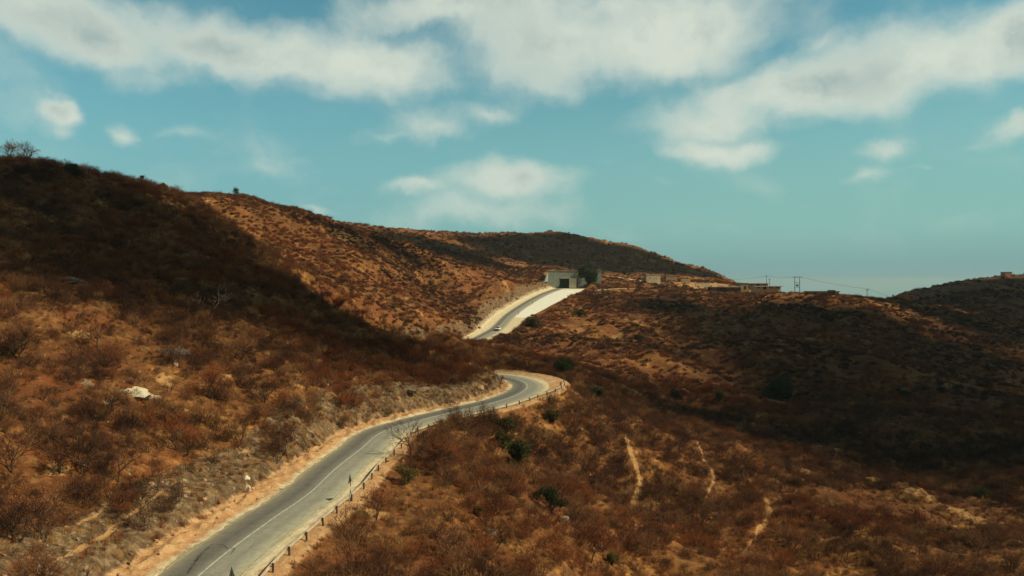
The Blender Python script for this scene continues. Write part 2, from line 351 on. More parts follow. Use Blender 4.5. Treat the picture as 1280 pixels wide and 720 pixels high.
us=np.concatenate([np.linspace(-3,-.86,40),np.linspace(-.85,.85,860),np.linspace(.86,3,40)])
ls=np.concatenate([np.linspace(math.log(9),math.log(39.5),60),np.arange(math.log(40),math.log(600),.0033),np.arange(math.log(600),math.log(1500),.006),np.linspace(math.log(1510),math.log(3200),30)])
YY,UU=np.meshgrid(np.exp(ls),us); XX=UU*YY
ZZ,AT=terrain(XX,YY,True)
AT={k:v.reshape(XX.shape) for k,v in AT.items()}
nu,nl=XX.shape
i0=(np.arange(nu-1)[:,None]*nl+np.arange(nl-1)[None,:]).ravel()
FQ=np.stack([i0,i0+nl,i0+nl+1,i0+1],1)
sd,out,s_=AT['sd'],AT['out'],AT['s']
onroadside=(AT['ad']<40)
leg1=smooth(60,80,s_)*smooth(222,205,s_)
leg2=smooth(300,340,s_)
bank=smooth(-1.0,1.2,out)*smooth(9.5,5.0,out)*(sd<0)*onroadside
shoulder=smooth(2.2,-.4,out)*onroadside
pale=np.clip(smooth(1.5,-1,out)*onroadside*leg2+(sd>0)*smooth(1.0,-.3,out)*smooth(5.2,3.6,AT['ad'])*(1-leg2)*.8+smooth(7,1,out)*(sd<0)*leg2*smooth(360,420,s_)*.50+(sd<0)*smooth(5.2,3.7,AT['ad'])*(1-leg2)*.55+smooth(1.0,-1,out)*(sd>0)*smooth(188,205,s_)*smooth(262,240,s_)*.42+AT['track']*.9,0,1)
white=smooth(.6,-.6,out)*(sd>0)*smooth(440,472,s_)*smooth(600,590,s_)*onroadside
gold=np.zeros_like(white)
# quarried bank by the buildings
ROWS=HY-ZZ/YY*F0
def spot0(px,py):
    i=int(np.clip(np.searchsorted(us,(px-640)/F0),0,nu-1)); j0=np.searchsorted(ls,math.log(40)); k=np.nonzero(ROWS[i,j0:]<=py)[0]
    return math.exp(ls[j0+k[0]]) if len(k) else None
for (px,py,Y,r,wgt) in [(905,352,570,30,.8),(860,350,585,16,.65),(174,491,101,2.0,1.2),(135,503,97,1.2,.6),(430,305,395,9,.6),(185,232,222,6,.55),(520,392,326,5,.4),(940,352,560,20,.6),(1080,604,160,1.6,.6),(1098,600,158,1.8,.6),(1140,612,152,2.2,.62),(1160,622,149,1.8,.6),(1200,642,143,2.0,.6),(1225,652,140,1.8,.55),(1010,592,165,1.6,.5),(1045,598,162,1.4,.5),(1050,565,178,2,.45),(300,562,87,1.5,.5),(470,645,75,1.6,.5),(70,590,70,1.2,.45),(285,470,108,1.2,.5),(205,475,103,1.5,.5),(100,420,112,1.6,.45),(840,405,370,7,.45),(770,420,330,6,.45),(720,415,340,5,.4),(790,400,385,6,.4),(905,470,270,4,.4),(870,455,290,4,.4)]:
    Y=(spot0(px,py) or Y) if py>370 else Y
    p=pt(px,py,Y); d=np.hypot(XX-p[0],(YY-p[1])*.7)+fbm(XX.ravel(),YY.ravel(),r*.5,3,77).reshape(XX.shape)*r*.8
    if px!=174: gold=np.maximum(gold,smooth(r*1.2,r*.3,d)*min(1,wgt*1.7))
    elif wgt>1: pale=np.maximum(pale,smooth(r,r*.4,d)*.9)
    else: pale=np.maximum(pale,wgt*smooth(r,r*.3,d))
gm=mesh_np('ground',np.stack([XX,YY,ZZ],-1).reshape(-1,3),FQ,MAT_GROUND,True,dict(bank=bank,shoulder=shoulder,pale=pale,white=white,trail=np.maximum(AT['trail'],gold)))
ground=link('ground',gm); tag(ground,kind='structure')
# interpolated lookups in the built sheet
def g_idx(x,y):
    u=x/y; l=math.log(y); i=min(max(np.searchsorted(us,u)-1,0),nu-2); j=min(max(np.searchsorted(ls,l)-1,0),nl-2)
    return i,j,(u-us[i])/(us[i+1]-us[i]),(l-ls[j])/(ls[j+1]-ls[j])
def gz(x,y,A=None):
    A=ZZ if A is None else A
    i,j,a,b=g_idx(x,y); return float((A[i,j]*(1-a)+A[i+1,j]*a)*(1-b)+(A[i,j+1]*(1-a)+A[i+1,j+1]*a)*b)
def gz_np(x,y,A=None):
    A=ZZ if A is None else A
    u=x/y; l=np.log(y); i=np.clip(np.searchsorted(us,u)-1,0,nu-2); j=np.clip(np.searchsorted(ls,l)-1,0,nl-2)
    a=(u-us[i])/(us[i+1]-us[i]); b=(l-ls[j])/(ls[j+1]-ls[j])
    return (A[i,j]*(1-a)+A[i+1,j]*a)*(1-b)+(A[i,j+1]*(1-a)+A[i+1,j+1]*a)*b
ROWS=HY-ZZ/YY*F0
HOR=np.minimum.accumulate(np.where(YY>38,ROWS,1e5),axis=1)      # nearest horizon row so far, from the viewpoint
def spot(px,py,ymin=40,ymax=1400):
    """first place on the ground seen along a survey ray"""
    u=(px-640)/F0; i=int(np.clip(np.searchsorted(us,u),0,nu-1))
    j0=np.searchsorted(ls,math.log(ymin))
    c=ROWS[i,j0:]; k=np.nonzero(c<=py)[0]
    y=math.exp(ls[j0+(k[0] if len(k) else int(np.argmin(c)))]); x=u*y
    return x,y,gz(x,y)
# ------------------------------------------------------------------ sea
m,nt=material('sea_water'); P=nt.n('ShaderNodeNewGeometry').outputs['Position']
finish(nt,nt.mix(nt.noise(P,.0006,4),(.10,.24,.25),(.13,.28,.28)),.35,nt.noise(P,.02,4),.15,1.0,spec=.4)
v=[];f=[]
for k,r in enumerate((1500,4000,9000,18000,30000)):
    for a in range(64): v.append((r*math.cos(a*math.pi/32),r*math.sin(a*math.pi/32),-280-r*r/2/6.37e6))
for k in range(4):
    for a in range(64): f.append((k*64+a,(k+1)*64+a,(k+1)*64+(a+1)%64,k*64+(a+1)%64))
sea=link('sea',mesh_np('sea',v,f,m,True)); tag(sea,kind='structure')
# ------------------------------------------------------------------ road ribbon and its paint
def ribbon(name,R,N,offs,s0,s1,dz,mat,S=None,wob=None,step=1):
    S=ROADS if S is None else S
    k=np.nonzero((S>=s0)&(S<=s1))[0][::step]; V=[];ts=[];ss=[]
    for i in k:
        for q,o in enumerate(offs):
            oo=o+(wob(S[i],q) if wob else 0)
            V.append((R[i,0]+N[i,0]*oo,R[i,1]+N[i,1]*oo,R[i,2]+dz+.02-.012*abs(oo))); ts.append(oo); ss.append(S[i])
    n=len(offs); F=[(a*n+b,a*n+b+1,(a+1)*n+b+1,(a+1)*n+b) for a in range(len(k)-1) for b in range(n-1)]
    return mesh_np(name,V,F,mat,True,dict(t=ts,s=ss))
def asphalt():
    m,nt=material('worn_asphalt'); P=nt.n('ShaderNodeNewGeometry').outputs['Position']
    t=nt.n('ShaderNodeAttribute',attribute_name='t').outputs['Fac']; s=nt.n('ShaderNodeAttribute',attribute_name='s').outputs['Fac']
    sv=nt.n('ShaderNodeCombineXYZ',{'X':nt.m('MULTIPLY',t,1.0),'Y':nt.m('MULTIPLY',s,.05)}).outputs[0]
    st=nt.noise(sv,1.6,5,.6); gr=nt.noise(P,1.2,6,.7); fine=nt.noise(P,22,3,.6)
    tt=nt.m('ADD',nt.m('MULTIPLY',t,.149),.5)
    tt=nt.m('ADD',tt,nt.m('MULTIPLY',nt.m('SUBTRACT',st,.5),.10))
    c=nt.ramp(tt,[(.0,(.36,.31,.19)),(.09,(.23,.21,.155)),(.17,(.175,.166,.135)),(.30,(.13,.124,.104)),(.40,(.175,.167,.138)),(.5,(.245,.238,.195)),(.62,(.29,.282,.222)),(.74,(.265,.257,.205)),(.86,(.36,.35,.26)),(1.0,(.48,.45,.31))])
    c=nt.mix(nt.m('MULTIPLY',nt.sstep(gr,.4,.62),.55),c,nt.mix(1.0,c,(.72,.72,.72),'MULTIPLY'))
    c=nt.mix(nt.m('MULTIPLY',nt.sstep(nt.noise(sv,4.0,4),.56,.7),.35),c,(.09,.085,.07))
    crk=nt.n('ShaderNodeTexVoronoi',{'Vector':nt.n('ShaderNodeVectorMath',{0:P,1:nt.noise(P,.8,3,out='Color')},operation='ADD').outputs[0],'Scale':.22},feature='DISTANCE_TO_EDGE').outputs['Distance']
    c=nt.mix(nt.m('MULTIPLY',nt.sstep(crk,.009,.002),.3),c,(.05,.047,.04))
    finish(nt,c,.8,fine,.25,.01,spec=.3); return m
MAT_ROAD=asphalt()
def edgewob(s,q):
    return 0 if 0<q<6 else (.22*math.sin(s*.7)+.16*math.sin(s*1.9+1)+.1*math.sin(s*4.1))*(1 if q==6 else -1)
road=link('road',ribbon('road',ROAD,ROADN,[-HALF-.1,-2.6,-1.4,0,1.4,2.6,HALF+.1],0,ROADS[-1],0.0,MAT_ROAD,wob=edgewob)); tag(road,kind='structure')
def paint(name,col,wear=.5):
    m,nt=material(name); P=nt.n('ShaderNodeNewGeometry').outputs['Position']
    c=nt.mix(nt.sstep(nt.noise(P,2.2,6,.75),wear-.06,wear+.2),col,(.24,.225,.17)); finish(nt,c,.6,spec=.3); return m
MP_W=paint('worn_white_paint',(.56,.55,.46),.48); MP_Y=paint('worn_yellow_paint',(.50,.44,.16),.40)
def marking(offs,s0,s1,mat,wob=None):
    o=link('road_marking',ribbon('road_marking',ROAD,ROADN,offs,s0,s1,.006,mat,wob=wob)); tag(o,kind='structure')
marking([-.07,.07],0,146,MP_W); marking([-.17,-.05],146,235,MP_W); marking([.07,.19],150,232,MP_W); marking([-.07,.07],300,590,MP_W)
marking([-3.16,-3.02],0,590,MP_Y); marking([3.0,3.14],0,590,MP_Y)
# dark rubber marks and patches on the near lane
m,nt=material('rubber_stain'); P=nt.n('ShaderNodeNewGeometry').outputs['Position']
finish(nt,nt.mix(nt.sstep(nt.noise(P,2.5,5,.7),.42,.6),(.045,.042,.038),(.12,.113,.092)),.85)
MAT_STAIN=m
def stain(pts,wd):
    P=np.array([(*p,0) for p in pts],float); R,S=catmull(P,.25); N=normals(R)
    sdd,ii=near_curve(R[:,0],R[:,1],ROAD,ROADN,40)
    V=[]
    for i in range(len(R)):
        ww=wd*(.35+.65*math.sin(math.pi*min(1,max(0,i/(len(R)-1)))))*(1+.3*math.sin(i*1.7))
        for q in (-1,1):
            zz=ROAD[ii[i],2]+.02-.012*abs(sdd[i])+.006+.001*i/len(R)
            V.append((R[i,0]+N[i,0]*ww*q,R[i,1]+N[i,1]*ww*q,zz))
    F=[(2*a,2*a+1,2*a+3,2*a+2) for a in range(len(R)-1)]
    o=link('tyre_mark',mesh_np('tyre_mark',V,F,MAT_STAIN)); tag(o,kind='structure')
def rp(px,py):
    Y=949*22.3/(py-352); return ((px-640)/949*Y,Y)
stain([rp(232,722),rp(241,708),rp(250,696),rp(262,685),rp(268,681)],.13)
stain([rp(270,683),rp(278,684),rp(284,690)],.06)
stain([rp(284,690),rp(292,688),rp(287,696)],.05)
stain([rp(355,604),rp(362,600),rp(368,598)],.07)
stain([rp(349,611),rp(352,613)],.10)
# ------------------------------------------------------------------ clouds overhead (they shade the hills)
m,nt=material('cloud_white'); finish(nt,(.82,.82,.82),1.0,spec=0.0); M_CLOUD=m
import bmesh
def cloud(puffs,height,seed):
    """puffs: ground spots (survey px,py[,Y]) and radius in metres of shade wanted there"""
    rg=random.Random(seed); V=[];F=[];off=0
    base=bmesh.new(); bmesh.ops.create_icosphere(base,subdivisions=3,radius=1); base.verts.ensure_lookup_table()
    U=np.array([v.co[:] for v in base.verts]); T=np.array([[q.index for q in f.verts] for f in base.faces]); base.free()
    cs=[]
    for (px,py,r) in puffs:
        x,y,z=spot(px,py); t=(height-z)/SUND.z*(.97+.06*rg.random()); c=np.array([x,y,z])+np.array(SUND)*t
        nz=fbm(U[:,0]*1.0+seed+px,U[:,1]+U[:,2]*1.7+py,.8,4,seed)
        R=r*(1+.45*nz)[:,None]; v=U*R; v[:,2]*=.62
        # keep the width across the sun's rays
        V.append(v+c); F.append(T+off); off+=len(U); cs.append(c)
    me=mesh_np('cloud',np.concatenate(V),np.concatenate(F),M_CLOUD,True); o=link('cloud',me); tag(o,kind='structure'); return o
cloud([(20,235,24),(10,280,22),(70,250,26),(80,300,22),(140,290,26),(150,335,20),(210,320,24),(230,370,15),(190,262,22),(260,300,24),(300,350,22),(290,395,12),(340,385,18),(370,355,16),(400,410,15),(440,395,14),(455,440,12),(500,430,12),(520,460,9),(560,452,9),(480,470,9),(600,450,10),(40,215,22),(120,225,22)],2600,3)
cloud([(640,452,10),(680,462,9),(720,462,10),(760,480,13),(800,500,13),(850,510,14),(900,530,14),(950,545,13),(1010,560,12),(1060,575,11),(760,470,10),(1090,570,9),(1150,590,9),(1210,612,9),(1000,620,7),(1050,632,7),(1100,645,7),(1160,668,7),(1215,690,6)],2600,5)
def fill(poly,n,r,seed):
    rg=random.Random(seed); xs=[p[0] for p in poly]; ys=[p[1] for p in poly]; out=[]
    while len(out)<n:
        x,y=rg.uniform(min(xs),max(xs)),rg.uniform(min(ys),max(ys)); c=False
        for i in range(len(poly)):
            (x1,y1),(x2,y2)=poly[i],poly[i-1]
            if (y1>y)!=(y2>y) and x<(x2-x1)*(y-y1)/(y2-y1)+x1: c=not c
        if c: out.append((x,y,r*rg.uniform(.75,1.25)))
    return out
cloud(fill([(800,374),(860,374),(950,379),(1100,388),(1160,402),(1300,448),(1300,590),(1190,560),(1090,552),(1020,515),(950,468),(890,425),(830,396)],90,17,4)+[(850,385,16),(900,395,26),(900,425,22),(960,400,30),(960,440,26),(1000,480,24),(1040,400,32),(1040,450,28),(1080,500,24),(1120,420,30),(1120,470,26),(1140,530,20),(1190,450,28),(1200,500,24),(1220,550,17),(1260,470,28),(1270,520,20),(1280,570,13),(1050,530,18),(990,520,16),(940,490,16),(1340,480,30),(1320,540,20)],2600,7)
cloud([(830,378,11),(790,374,8),(860,372,9),(980,380,16),(1060,384,16)],2600,8)
cloud(fill([(1125,374),(1200,356),(1290,348),(1300,425),(1200,404)],40,30,6)+[(1150,385,26),(1200,375,34),(1250,370,36),(1290,385,34),(1200,400,26),(1260,410,26),(1230,355,34),(1300,360,34)],2000,9)
cloud([(520,305,40),(570,310,44),(620,305,50),(680,300,55),(740,312,55),(800,325,50),(850,338,45),(700,325,40),(760,335,36),(640,322,36),(820,341,34),(880,345,40),(470,300,22),(430,288,14),(380,272,12),(330,258,10),(460,312,12),(520,325,14),(590,322,26)],2000,11)
# ------------------------------------------------------------------ the trees, bushes and rocks one can tell apart (survey spots)
BT=[(14,594,3.6,0,'dark bare tree near the left edge, beside the upper footpath'),
 (101,596,4.2,3,'dark forked bare tree above the pale footpath, left of the road bank'),
 (147,604,3.4,0,'slim dark bare tree at the bend of the pale footpath'),
 (73,594,3.0,2,'greyish bare tree just left of the dark forked tree'),
 (48,668,3.6,0,'dark bare tree in the bottom left, over the long footpath'),
 (18,680,3.8,3,'leaning dark bare tree in the bottom left corner'),
 (196,616,2.8,0,'small dark bare tree at the head of the long footpath'),
 (221,564,3.6,1,'russet bare tree midway between white outcrop and road bank'),
 (60,566,3.0,2,'greyish bare tree low on the left slope under the boulders'),
 (22,452,4.4,3,'sprawling dark bare tree at the left edge, mid slope'),
 (122,440,4.0,0,'dark bare tree on mid slope above the white outcrop'),
 (224,462,4.6,0,'dark bare tree right of the dark slab rock'),
 (140,516,3.2,2,'greyish bare tree just left of and below the white outcrop'),
 (262,500,4.4,1,'russet bare tree on the slope right of the white outcrop'),
 (330,505,4.0,3,'low-forked dark bare tree near the top of the road bank'),
 (300,455,4.6,2,'greyish bare tree high above the road bank'),
 (470,652,2.9,1,'fan-shaped russet bare tree just below the road sign'),
 (513,572,4.2,0,'dark bare tree beside the guardrail, left of a pair'),
 (536,580,4.2,2,'greyish bare tree beside the guardrail, right of a pair'),
 (556,588,3.6,1,'russet bare tree on the spur below the road bend'),
 (584,548,3.8,0,'dark bare tree on the spur close to the yellow-green bush'),
 (555,700,3.4,3,'dark low-forked bare tree at bottom centre left'),
 (620,690,3.2,2,'greyish bare tree at bottom centre'),
 (700,640,3.4,0,'dark bare tree behind the round evergreen bush'),
 (740,705,3.6,1,'russet bare tree at the bottom edge right of centre'),
 (820,680,3.4,0,'dark bare tree below the forked pale footpath'),
 (880,655,3.6,3,'low-forked dark bare tree between the two pale footpaths'),
 (990,690,3.6,2,'greyish bare tree right of the curved pale footpath'),
 (1060,700,3.6,0,'dark bare tree at the lower right, bottom edge'),
 (1150,670,3.8,1,'russet bare tree at the lower right below the lit streak'),
 (1225,700,3.8,4,'tall greyish bare tree near the bottom right corner'),
 (760,560,3.8,2,'greyish bare tree above the forked pale footpath'),
 (850,570,4.0,0,'dark bare tree on the slope above the short footpath'),
 (930,585,4.0,3,'low-forked dark bare tree at the head of the curved footpath')]
GREENS=[(645,590,34,42,'G','tall dark green bush with olive top below the road bend',1),
 (632,545,24,24,'O','yellow-green bush overlapping the guardrail below the bend',2),
 (688,642,30,32,'G','round dark green bush alone at lower centre',3),
 (630,562,26,22,'O','olive bush between the yellow-green bush and the tall dark green one',4),
 (692,530,24,18,'O','olive bush on the slope right of the road bend',5),
 (508,606,26,20,'O','olive bush at the guardrail among bare trees',6),
 (597,645,14,12,'O','tiny olive bush left of the round dark green bush',7),
 (704,464,26,13,'G','dark green bush at the tip of the bend lay-by',8),
 (746,498,22,14,'G','dark green bush in the shaded gully right of the bend',9),
 (900,502,13,13,'G','small dark green bush on the sunlit right slope',10),
 (976,500,42,24,'G','broad dark evergreen in the shade of the right valley',11),
 (845,502,15,15,'G','small dark green bush left of the sunlit slope end',12),
 (765,708,18,14,'O','small olive bush at the bottom edge right of centre',13),
 (1225,622,20,10,'G','low dark green bush by the lit streak at lower right',14),
 (1130,500,14,10,'G','small dark bush in the deep shade of the right slope',15),
 (800,428,14,9,'O','olive bush on the sunlit slope below the pale apron',16),
 (725,395,16,9,'O','olive bush under the edge of the pale apron',17),
 (665,408,22,10,'O','olive bush beside the upper road near the white car',18)]
BOULDERS=[(92,352,1.5,'M_ROCKD','big dark slab rock high on the left slope',1,.5,(1.5,1,1)),(64,366,1.2,'M_ROCKD','dark slab rock left of the biggest one',2,.45,(1.6,1,1)),
 (214,442,1.6,'M_ROCKD','dark overhanging rock on mid slope above the white outcrop',3,.55,(1.6,1,1)),(219,458,.5,'M_ROCKO','pale tan block under the dark overhanging rock',4,.8),
 (107,482,.8,'M_ROCKG','upright grey rock left of the white outcrop',6,1.0),
 (175,497,1.25,'M_ROCKW','white limestone outcrop on the left slope',7,.6,(1.5,1,.9)),(133,505,.45,'M_ROCKW','small white rock lower left of the outcrop',9),
 (223,352,1.2,'M_ROCKO','long tan rock ledge high on the left slope',10,.4,(2.2,.8,1)),(307,600,.42,'M_ROCKW','white stone high on the road bank',11),(308,614,.38,'M_ROCKW','white stone low on the road bank',12,.9),
 (336,573,.35,'M_ROCKO','tan stone at the top of the road bank',13),(510,490,1.3,'M_ROCKG','pale grey ledge on the rock cut before the bend',14,.5,(2.0,.8,1)),(528,487,1.0,'M_ROCKG','grey ledge next to the pale one on the rock cut',15,.5,(1.8,.8,1)),
 (496,500,.6,'M_ROCKO','tan block at the foot of the rock cut',16),(600,488,.7,'M_ROCKO','tan rock beside the inside of the bend',17),
 (468,626,.5,'M_ROCKG','grey stone below the guardrail by the sign',19),(705,652,.7,'M_ROCKG','grey rock at the foot of the round green bush',20),(612,668,.7,'M_ROCKG','grey rock at bottom centre',21),(805,675,.5,'M_ROCKO','tan rock under the forked footpath',22)]
# ------------------------------------------------------------------ plants: mesh builders
def plant_mat(name, lo, hi, trans=0.0, rough=.9):
    m,nt=material(name); P=nt.n('ShaderNodeTexCoord').outputs['Object']; rnd=nt.n('ShaderNodeObjectInfo').outputs['Random']
    f=nt.m('ADD',nt.m('MULTIPLY',rnd,.75),nt.m('MULTIPLY',nt.noise(P,2.5,3,.6),.5),clamp=True)
    c=nt.mix(nt.sstep(f,.15,1.0),lo,hi)
    b=nt.n('ShaderNodeBsdfPrincipled',{'Base Color':c,'Roughness':rough,'Specular IOR Level':.1}); sh=b.outputs[0]
    if trans:
        tb=nt.n('ShaderNodeBsdfTranslucent',{'Color':c}); sh=nt.n('ShaderNodeMixShader',{0:trans,1:sh,2:tb.outputs[0]}).outputs[0]
    nt.n('ShaderNodeOutputMaterial',{'Surface':sh}); return m
M_BARK=plant_mat('dark_dry_bark',(.045,.03,.022),(.10,.068,.045))
M_RUSS=plant_mat('russet_dry_twigs',(.105,.032,.015),(.27,.090,.033),.15)
M_GREY=plant_mat('grey_brown_twigs',(.11,.048,.024),(.24,.115,.052),.15)
M_TANS=plant_mat('tan_dry_twigs',(.19,.095,.04),(.35,.195,.08),.2)
M_DARK=plant_mat('dark_brown_twigs',(.042,.019,.012),(.105,.046,.025),.15)
M_PALE=plant_mat('bleached_bark',(.30,.25,.18),(.40,.34,.26))
M_GREEN=plant_mat('dark_evergreen_leaves',(.024,.032,.011),(.065,.076,.026),.2)
M_OLIVE=plant_mat('yellow_green_leaves',(.07,.058,.018),(.15,.115,.036),.25)
M_STRAW=plant_mat('dry_straw_grass',(.24,.13,.052),(.40,.245,.10),.2)
class Blades:
    def __init__(s): s.a=[];s.b=[];s.wa=[];s.wb=[]
    def add(s,a,b,wa,wb): s.a.append(a);s.b.append(b);s.wa.append(wa);s.wb.append(wb)
    def mesh(s,name,mat,rng,sides=1):
        a=np.array(s.a);b=np.array(s.b);wa=np.array(s.wa)[:,None];wb=np.array(s.wb)[:,None]; n=len(a)
        d=b-a; d/=np.linalg.norm(d,axis=1)[:,None]+1e-9
        q=rng.normal(size=(n,3)); u=np.cross(d,q); u/=np.linalg.norm(u,axis=1)[:,None]+1e-9
        if sides==1:
            V=np.stack([a-u*wa,a+u*wa,b+u*wb,b-u*wb],1).reshape(-1,3); F=np.arange(n*4).reshape(n,4)
        else:
            v=np.cross(d,u); V=[];F=[]
            ring=[]
            for k in range(sides):
                t=2*math.pi*k/sides; o=u*math.cos(t)+v*math.sin(t); ring.append((a+o*wa,b+o*wb))
            V=np.stack([r[0] for r in ring]+[r[1] for r in ring],1).reshape(-1,3)
            base=np.arange(n)[:,None]*sides*2
            F=np.concatenate([np.concatenate([base+k,base+(k+1)%sides,base+sides+(k+1)%sides,base+sides+k],1) for k in range(sides)])
        return mesh_np(name,V,F,mat)
def leaves_mesh(name,C,size,mat,rng,updir=.3):
    n=len(C); q=rng.normal(size=(n,3)); q[:,2]+=updir; q/=np.linalg.norm(q,axis=1)[:,None]
    w=rng.normal(size=(n,3)); u=np.cross(q,w); u/=np.linalg.norm(u,axis=1)[:,None]; v=np.cross(q,u)
    sz=(size*(.6+.8*rng.random(n)))[:,None]
    V=np.stack([C-u*sz,C-v*sz*.5,C+u*sz,C+v*sz*.5],1).reshape(-1,3)
    return mesh_np(name,V,np.arange(n*4).reshape(n,4),mat)
def grow(rng,thick,thin,p,d,L,w,lev,maxlev,spread,kids,up,wmin,cut=2):
    """one limb in two bent pieces, then its kids"""
    tip=p; cur=d/np.linalg.norm(d)
    for seg in range(2):
        nd=cur+rng.normal(size=3)*.16; nd[2]+=up*.1; nd/=np.linalg.norm(nd)
        q=tip+nd*L/2; w2=max(wmin,w*(.82 if seg==0 else .66))
        (thick if lev<cut else thin).add(tip,q,w if seg==0 else max(wmin,w*.82),w2); tip=q; cur=nd
        if lev<maxlev:
            for k in range(kids[lev] if seg==1 else max(1,kids[lev]-2)):
                s=rng.normal(size=3); s-=s.dot(cur)*cur; s/=np.linalg.norm(s)
                nd2=cur+s*spread*(.6+.7*rng.random()); nd2[2]+=up*.35
                grow(rng,thick,thin,tip,nd2,L*(.58+.28*rng.random()),w2*.72,lev+1,maxlev,spread,kids,up,wmin,cut)
def shrub_meshes(seed,stems,lean,h,kids,mat,spread=.8,up=.35,leaves=0,wmin=.007,w0=.035,bark=M_BARK,maxlev=3):
    rng=np.random.default_rng(seed); th=Blades(); tn=Blades()
    for i in range(stems):
        a=2*math.pi*(i+rng.random()*.8)/stems; l=lean*(.35+.85*rng.random())
        d=np.array([math.cos(a)*math.sin(l),math.sin(a)*math.sin(l),math.cos(l)])
        grow(rng,th,tn,np.array([math.cos(a)*.08,math.sin(a)*.08,-.15]),d,h*.42*(.8+.4*rng.random()),w0*(.7+.6*rng.random()),0,maxlev,spread,kids,up,wmin)
    stems_me=th.mesh('stems',bark,rng,3); tw=tn.mesh('twigs',mat,rng,1)
    if leaves:
        e=np.array(tn.b); c=e[rng.integers(0,len(e),leaves)]+rng.normal(size=(leaves,3))*.10
        lm=leaves_mesh('lv',c,.055,mat,rng)
        tw=merge('twigs',[tw,lm],mat)
    return stems_me,tw
def merge(name,ms,mat=None,mats=None):
    V=[];F=[];mi=[];off=0
    for k,me in enumerate(ms):
        co=np.empty(len(me.vertices)*3,np.float32); me.vertices.foreach_get('co',co); V.append(co.reshape(-1,3))
        lv=np.empty(len(me.loops),np.int32); me.loops.foreach_get('vertex_index',lv); F.append(lv.reshape(-1,4)+off); off+=len(me.vertices)
        mi+= [k]*(len(lv)//4)
    out=mesh_np(name,np.concatenate(V),np.concatenate(F),mat)
    if mats:
        for q in mats: out.materials.append(q)
        out.polygons.foreach_set('material_index',np.array(mi,np.int32))
    return out
# eight shrub builds: (shape words, stems mesh, twigs mesh)
SHRUBS=[]
spec=[('rounded',9,.95,2.1,(3,3,3),.85,.25,260),('upright',8,.55,2.6,(3,3,2),.65,.7,60),('spreading',10,1.25,1.7,(3,3,3),.9,.12,160),('open',6,.8,2.3,(3,3,2),.8,.35,0)]
tints=[('russet',M_RUSS),('greyish',M_GREY),('dark brown',M_DARK),('tan',M_TANS)]
for si,(nm,st,lean,h,kids,spr,up,lv) in enumerate(spec):
    for ti,(tn_,mt) in enumerate(tints):
        a,b=shrub_meshes(100+si*10+ti,st,lean,h,kids,mt,spr,up,lv if ti!=1 else lv//3,wmin=.009)
        SHRUBS.append((nm,tn_,a,b))
def far_clump(seed,h,n,mat,leafy=0):
    rng=np.random.default_rng(seed); b=Blades()
    for i in range(n):
        a=rng.random()*2*math.pi; l=(rng.random()**.6)*1.45; d=np.array([math.cos(a)*math.sin(l),math.sin(a)*math.sin(l),max(.05,math.cos(l))])
        r0=(.15+.5*rng.random())*h*.85; p=d*r0; p[2]*=.9
        q=p+(d+rng.normal(size=3)*.45)*h*.32
        b.add(p,q,.05,.022)
    for i in range(6):
        a=rng.random()*6.28; b.add(np.array([0,0,-.3]),np.array([math.cos(a)*h*.3,math.sin(a)*h*.3,h*.5]),.07,.03)
    return b.mesh('clump',mat,rng,1)
PROTO=bpy.data.collections.new('scrub_kinds')        # source shapes for the uncountable far scrub
def proto(name,me):
    o=bpy.data.objects.new(name,me); PROTO.objects.link(o); return o
names=[]
for k,(nm,tn_,a,b) in enumerate(SHRUBS): proto('near_scrub_%02d'%k,merge('scrub',[a,b],mats=[a.materials[0],b.materials[0]]))
NS=len(SHRUBS)
for k in range(12): proto('small_scrub_%02d'%k,far_clump(300+k,1.8+.25*(k%3),150,[M_RUSS,M_GREY,M_DARK,M_TANS][k%4]))
NF=9
def scatter_object(name,label,cat,pts,rots,scls,picks,coll):
    me=bpy.data.meshes.new(name); me.vertices.add(len(pts)); me.vertices.foreach_set('co',np.asarray(pts,np.float32).ravel())
    a=me.attributes.new('rot','FLOAT_VECTOR','POINT'); a.data.foreach_set('vector',np.asarray(rots,np.float32).ravel())
    a=me.attributes.new('scl','FLOAT_VECTOR','POINT'); a.data.foreach_set('vector',np.asarray(scls,np.float32).ravel())
    a=me.attributes.new('pick','INT','POINT'); a.data.foreach_set('value',np.asarray(picks,np.int32))
    o=link(name,me); tag(o,label,cat,kind='stuff')
    g=bpy.data.node_groups.new(name,'GeometryNodeTree'); g.interface.new_socket('Geometry',in_out='INPUT',socket_type='NodeSocketGeometry'); g.interface.new_socket('Geometry',in_out='OUTPUT',socket_type='NodeSocketGeometry')
    N=g.nodes; L=g.links; gi=N.new('NodeGroupInput'); go=N.new('NodeGroupOutput')
    ci=N.new('GeometryNodeCollectionInfo'); ci.inputs['Collection'].default_value=coll; ci.inputs['Separate Children'].default_value=True; ci.inputs['Reset Children'].default_value=True
    ip=N.new('GeometryNodeInstanceOnPoints'); ip.inputs['Pick Instance'].default_value=True
    def na(t,nm):
        x=N.new('GeometryNodeInputNamedAttribute'); x.data_type=t; x.inputs['Name'].default_value=nm; return x.outputs['Attribute']
    L.new(gi.outputs[0],ip.inputs['Points']); L.new(ci.outputs[0],ip.inputs['Instance']); L.new(na('INT','pick'),ip.inputs['Instance Index'])
    L.new(na('FLOAT_VECTOR','rot'),ip.inputs['Rotation']); L.new(na('FLOAT_VECTOR','scl'),ip.inputs['Scale']); L.new(ip.outputs[0],go.inputs[0])
    md=o.modifiers.new('scatter','NODES'); md.node_group=g; return o
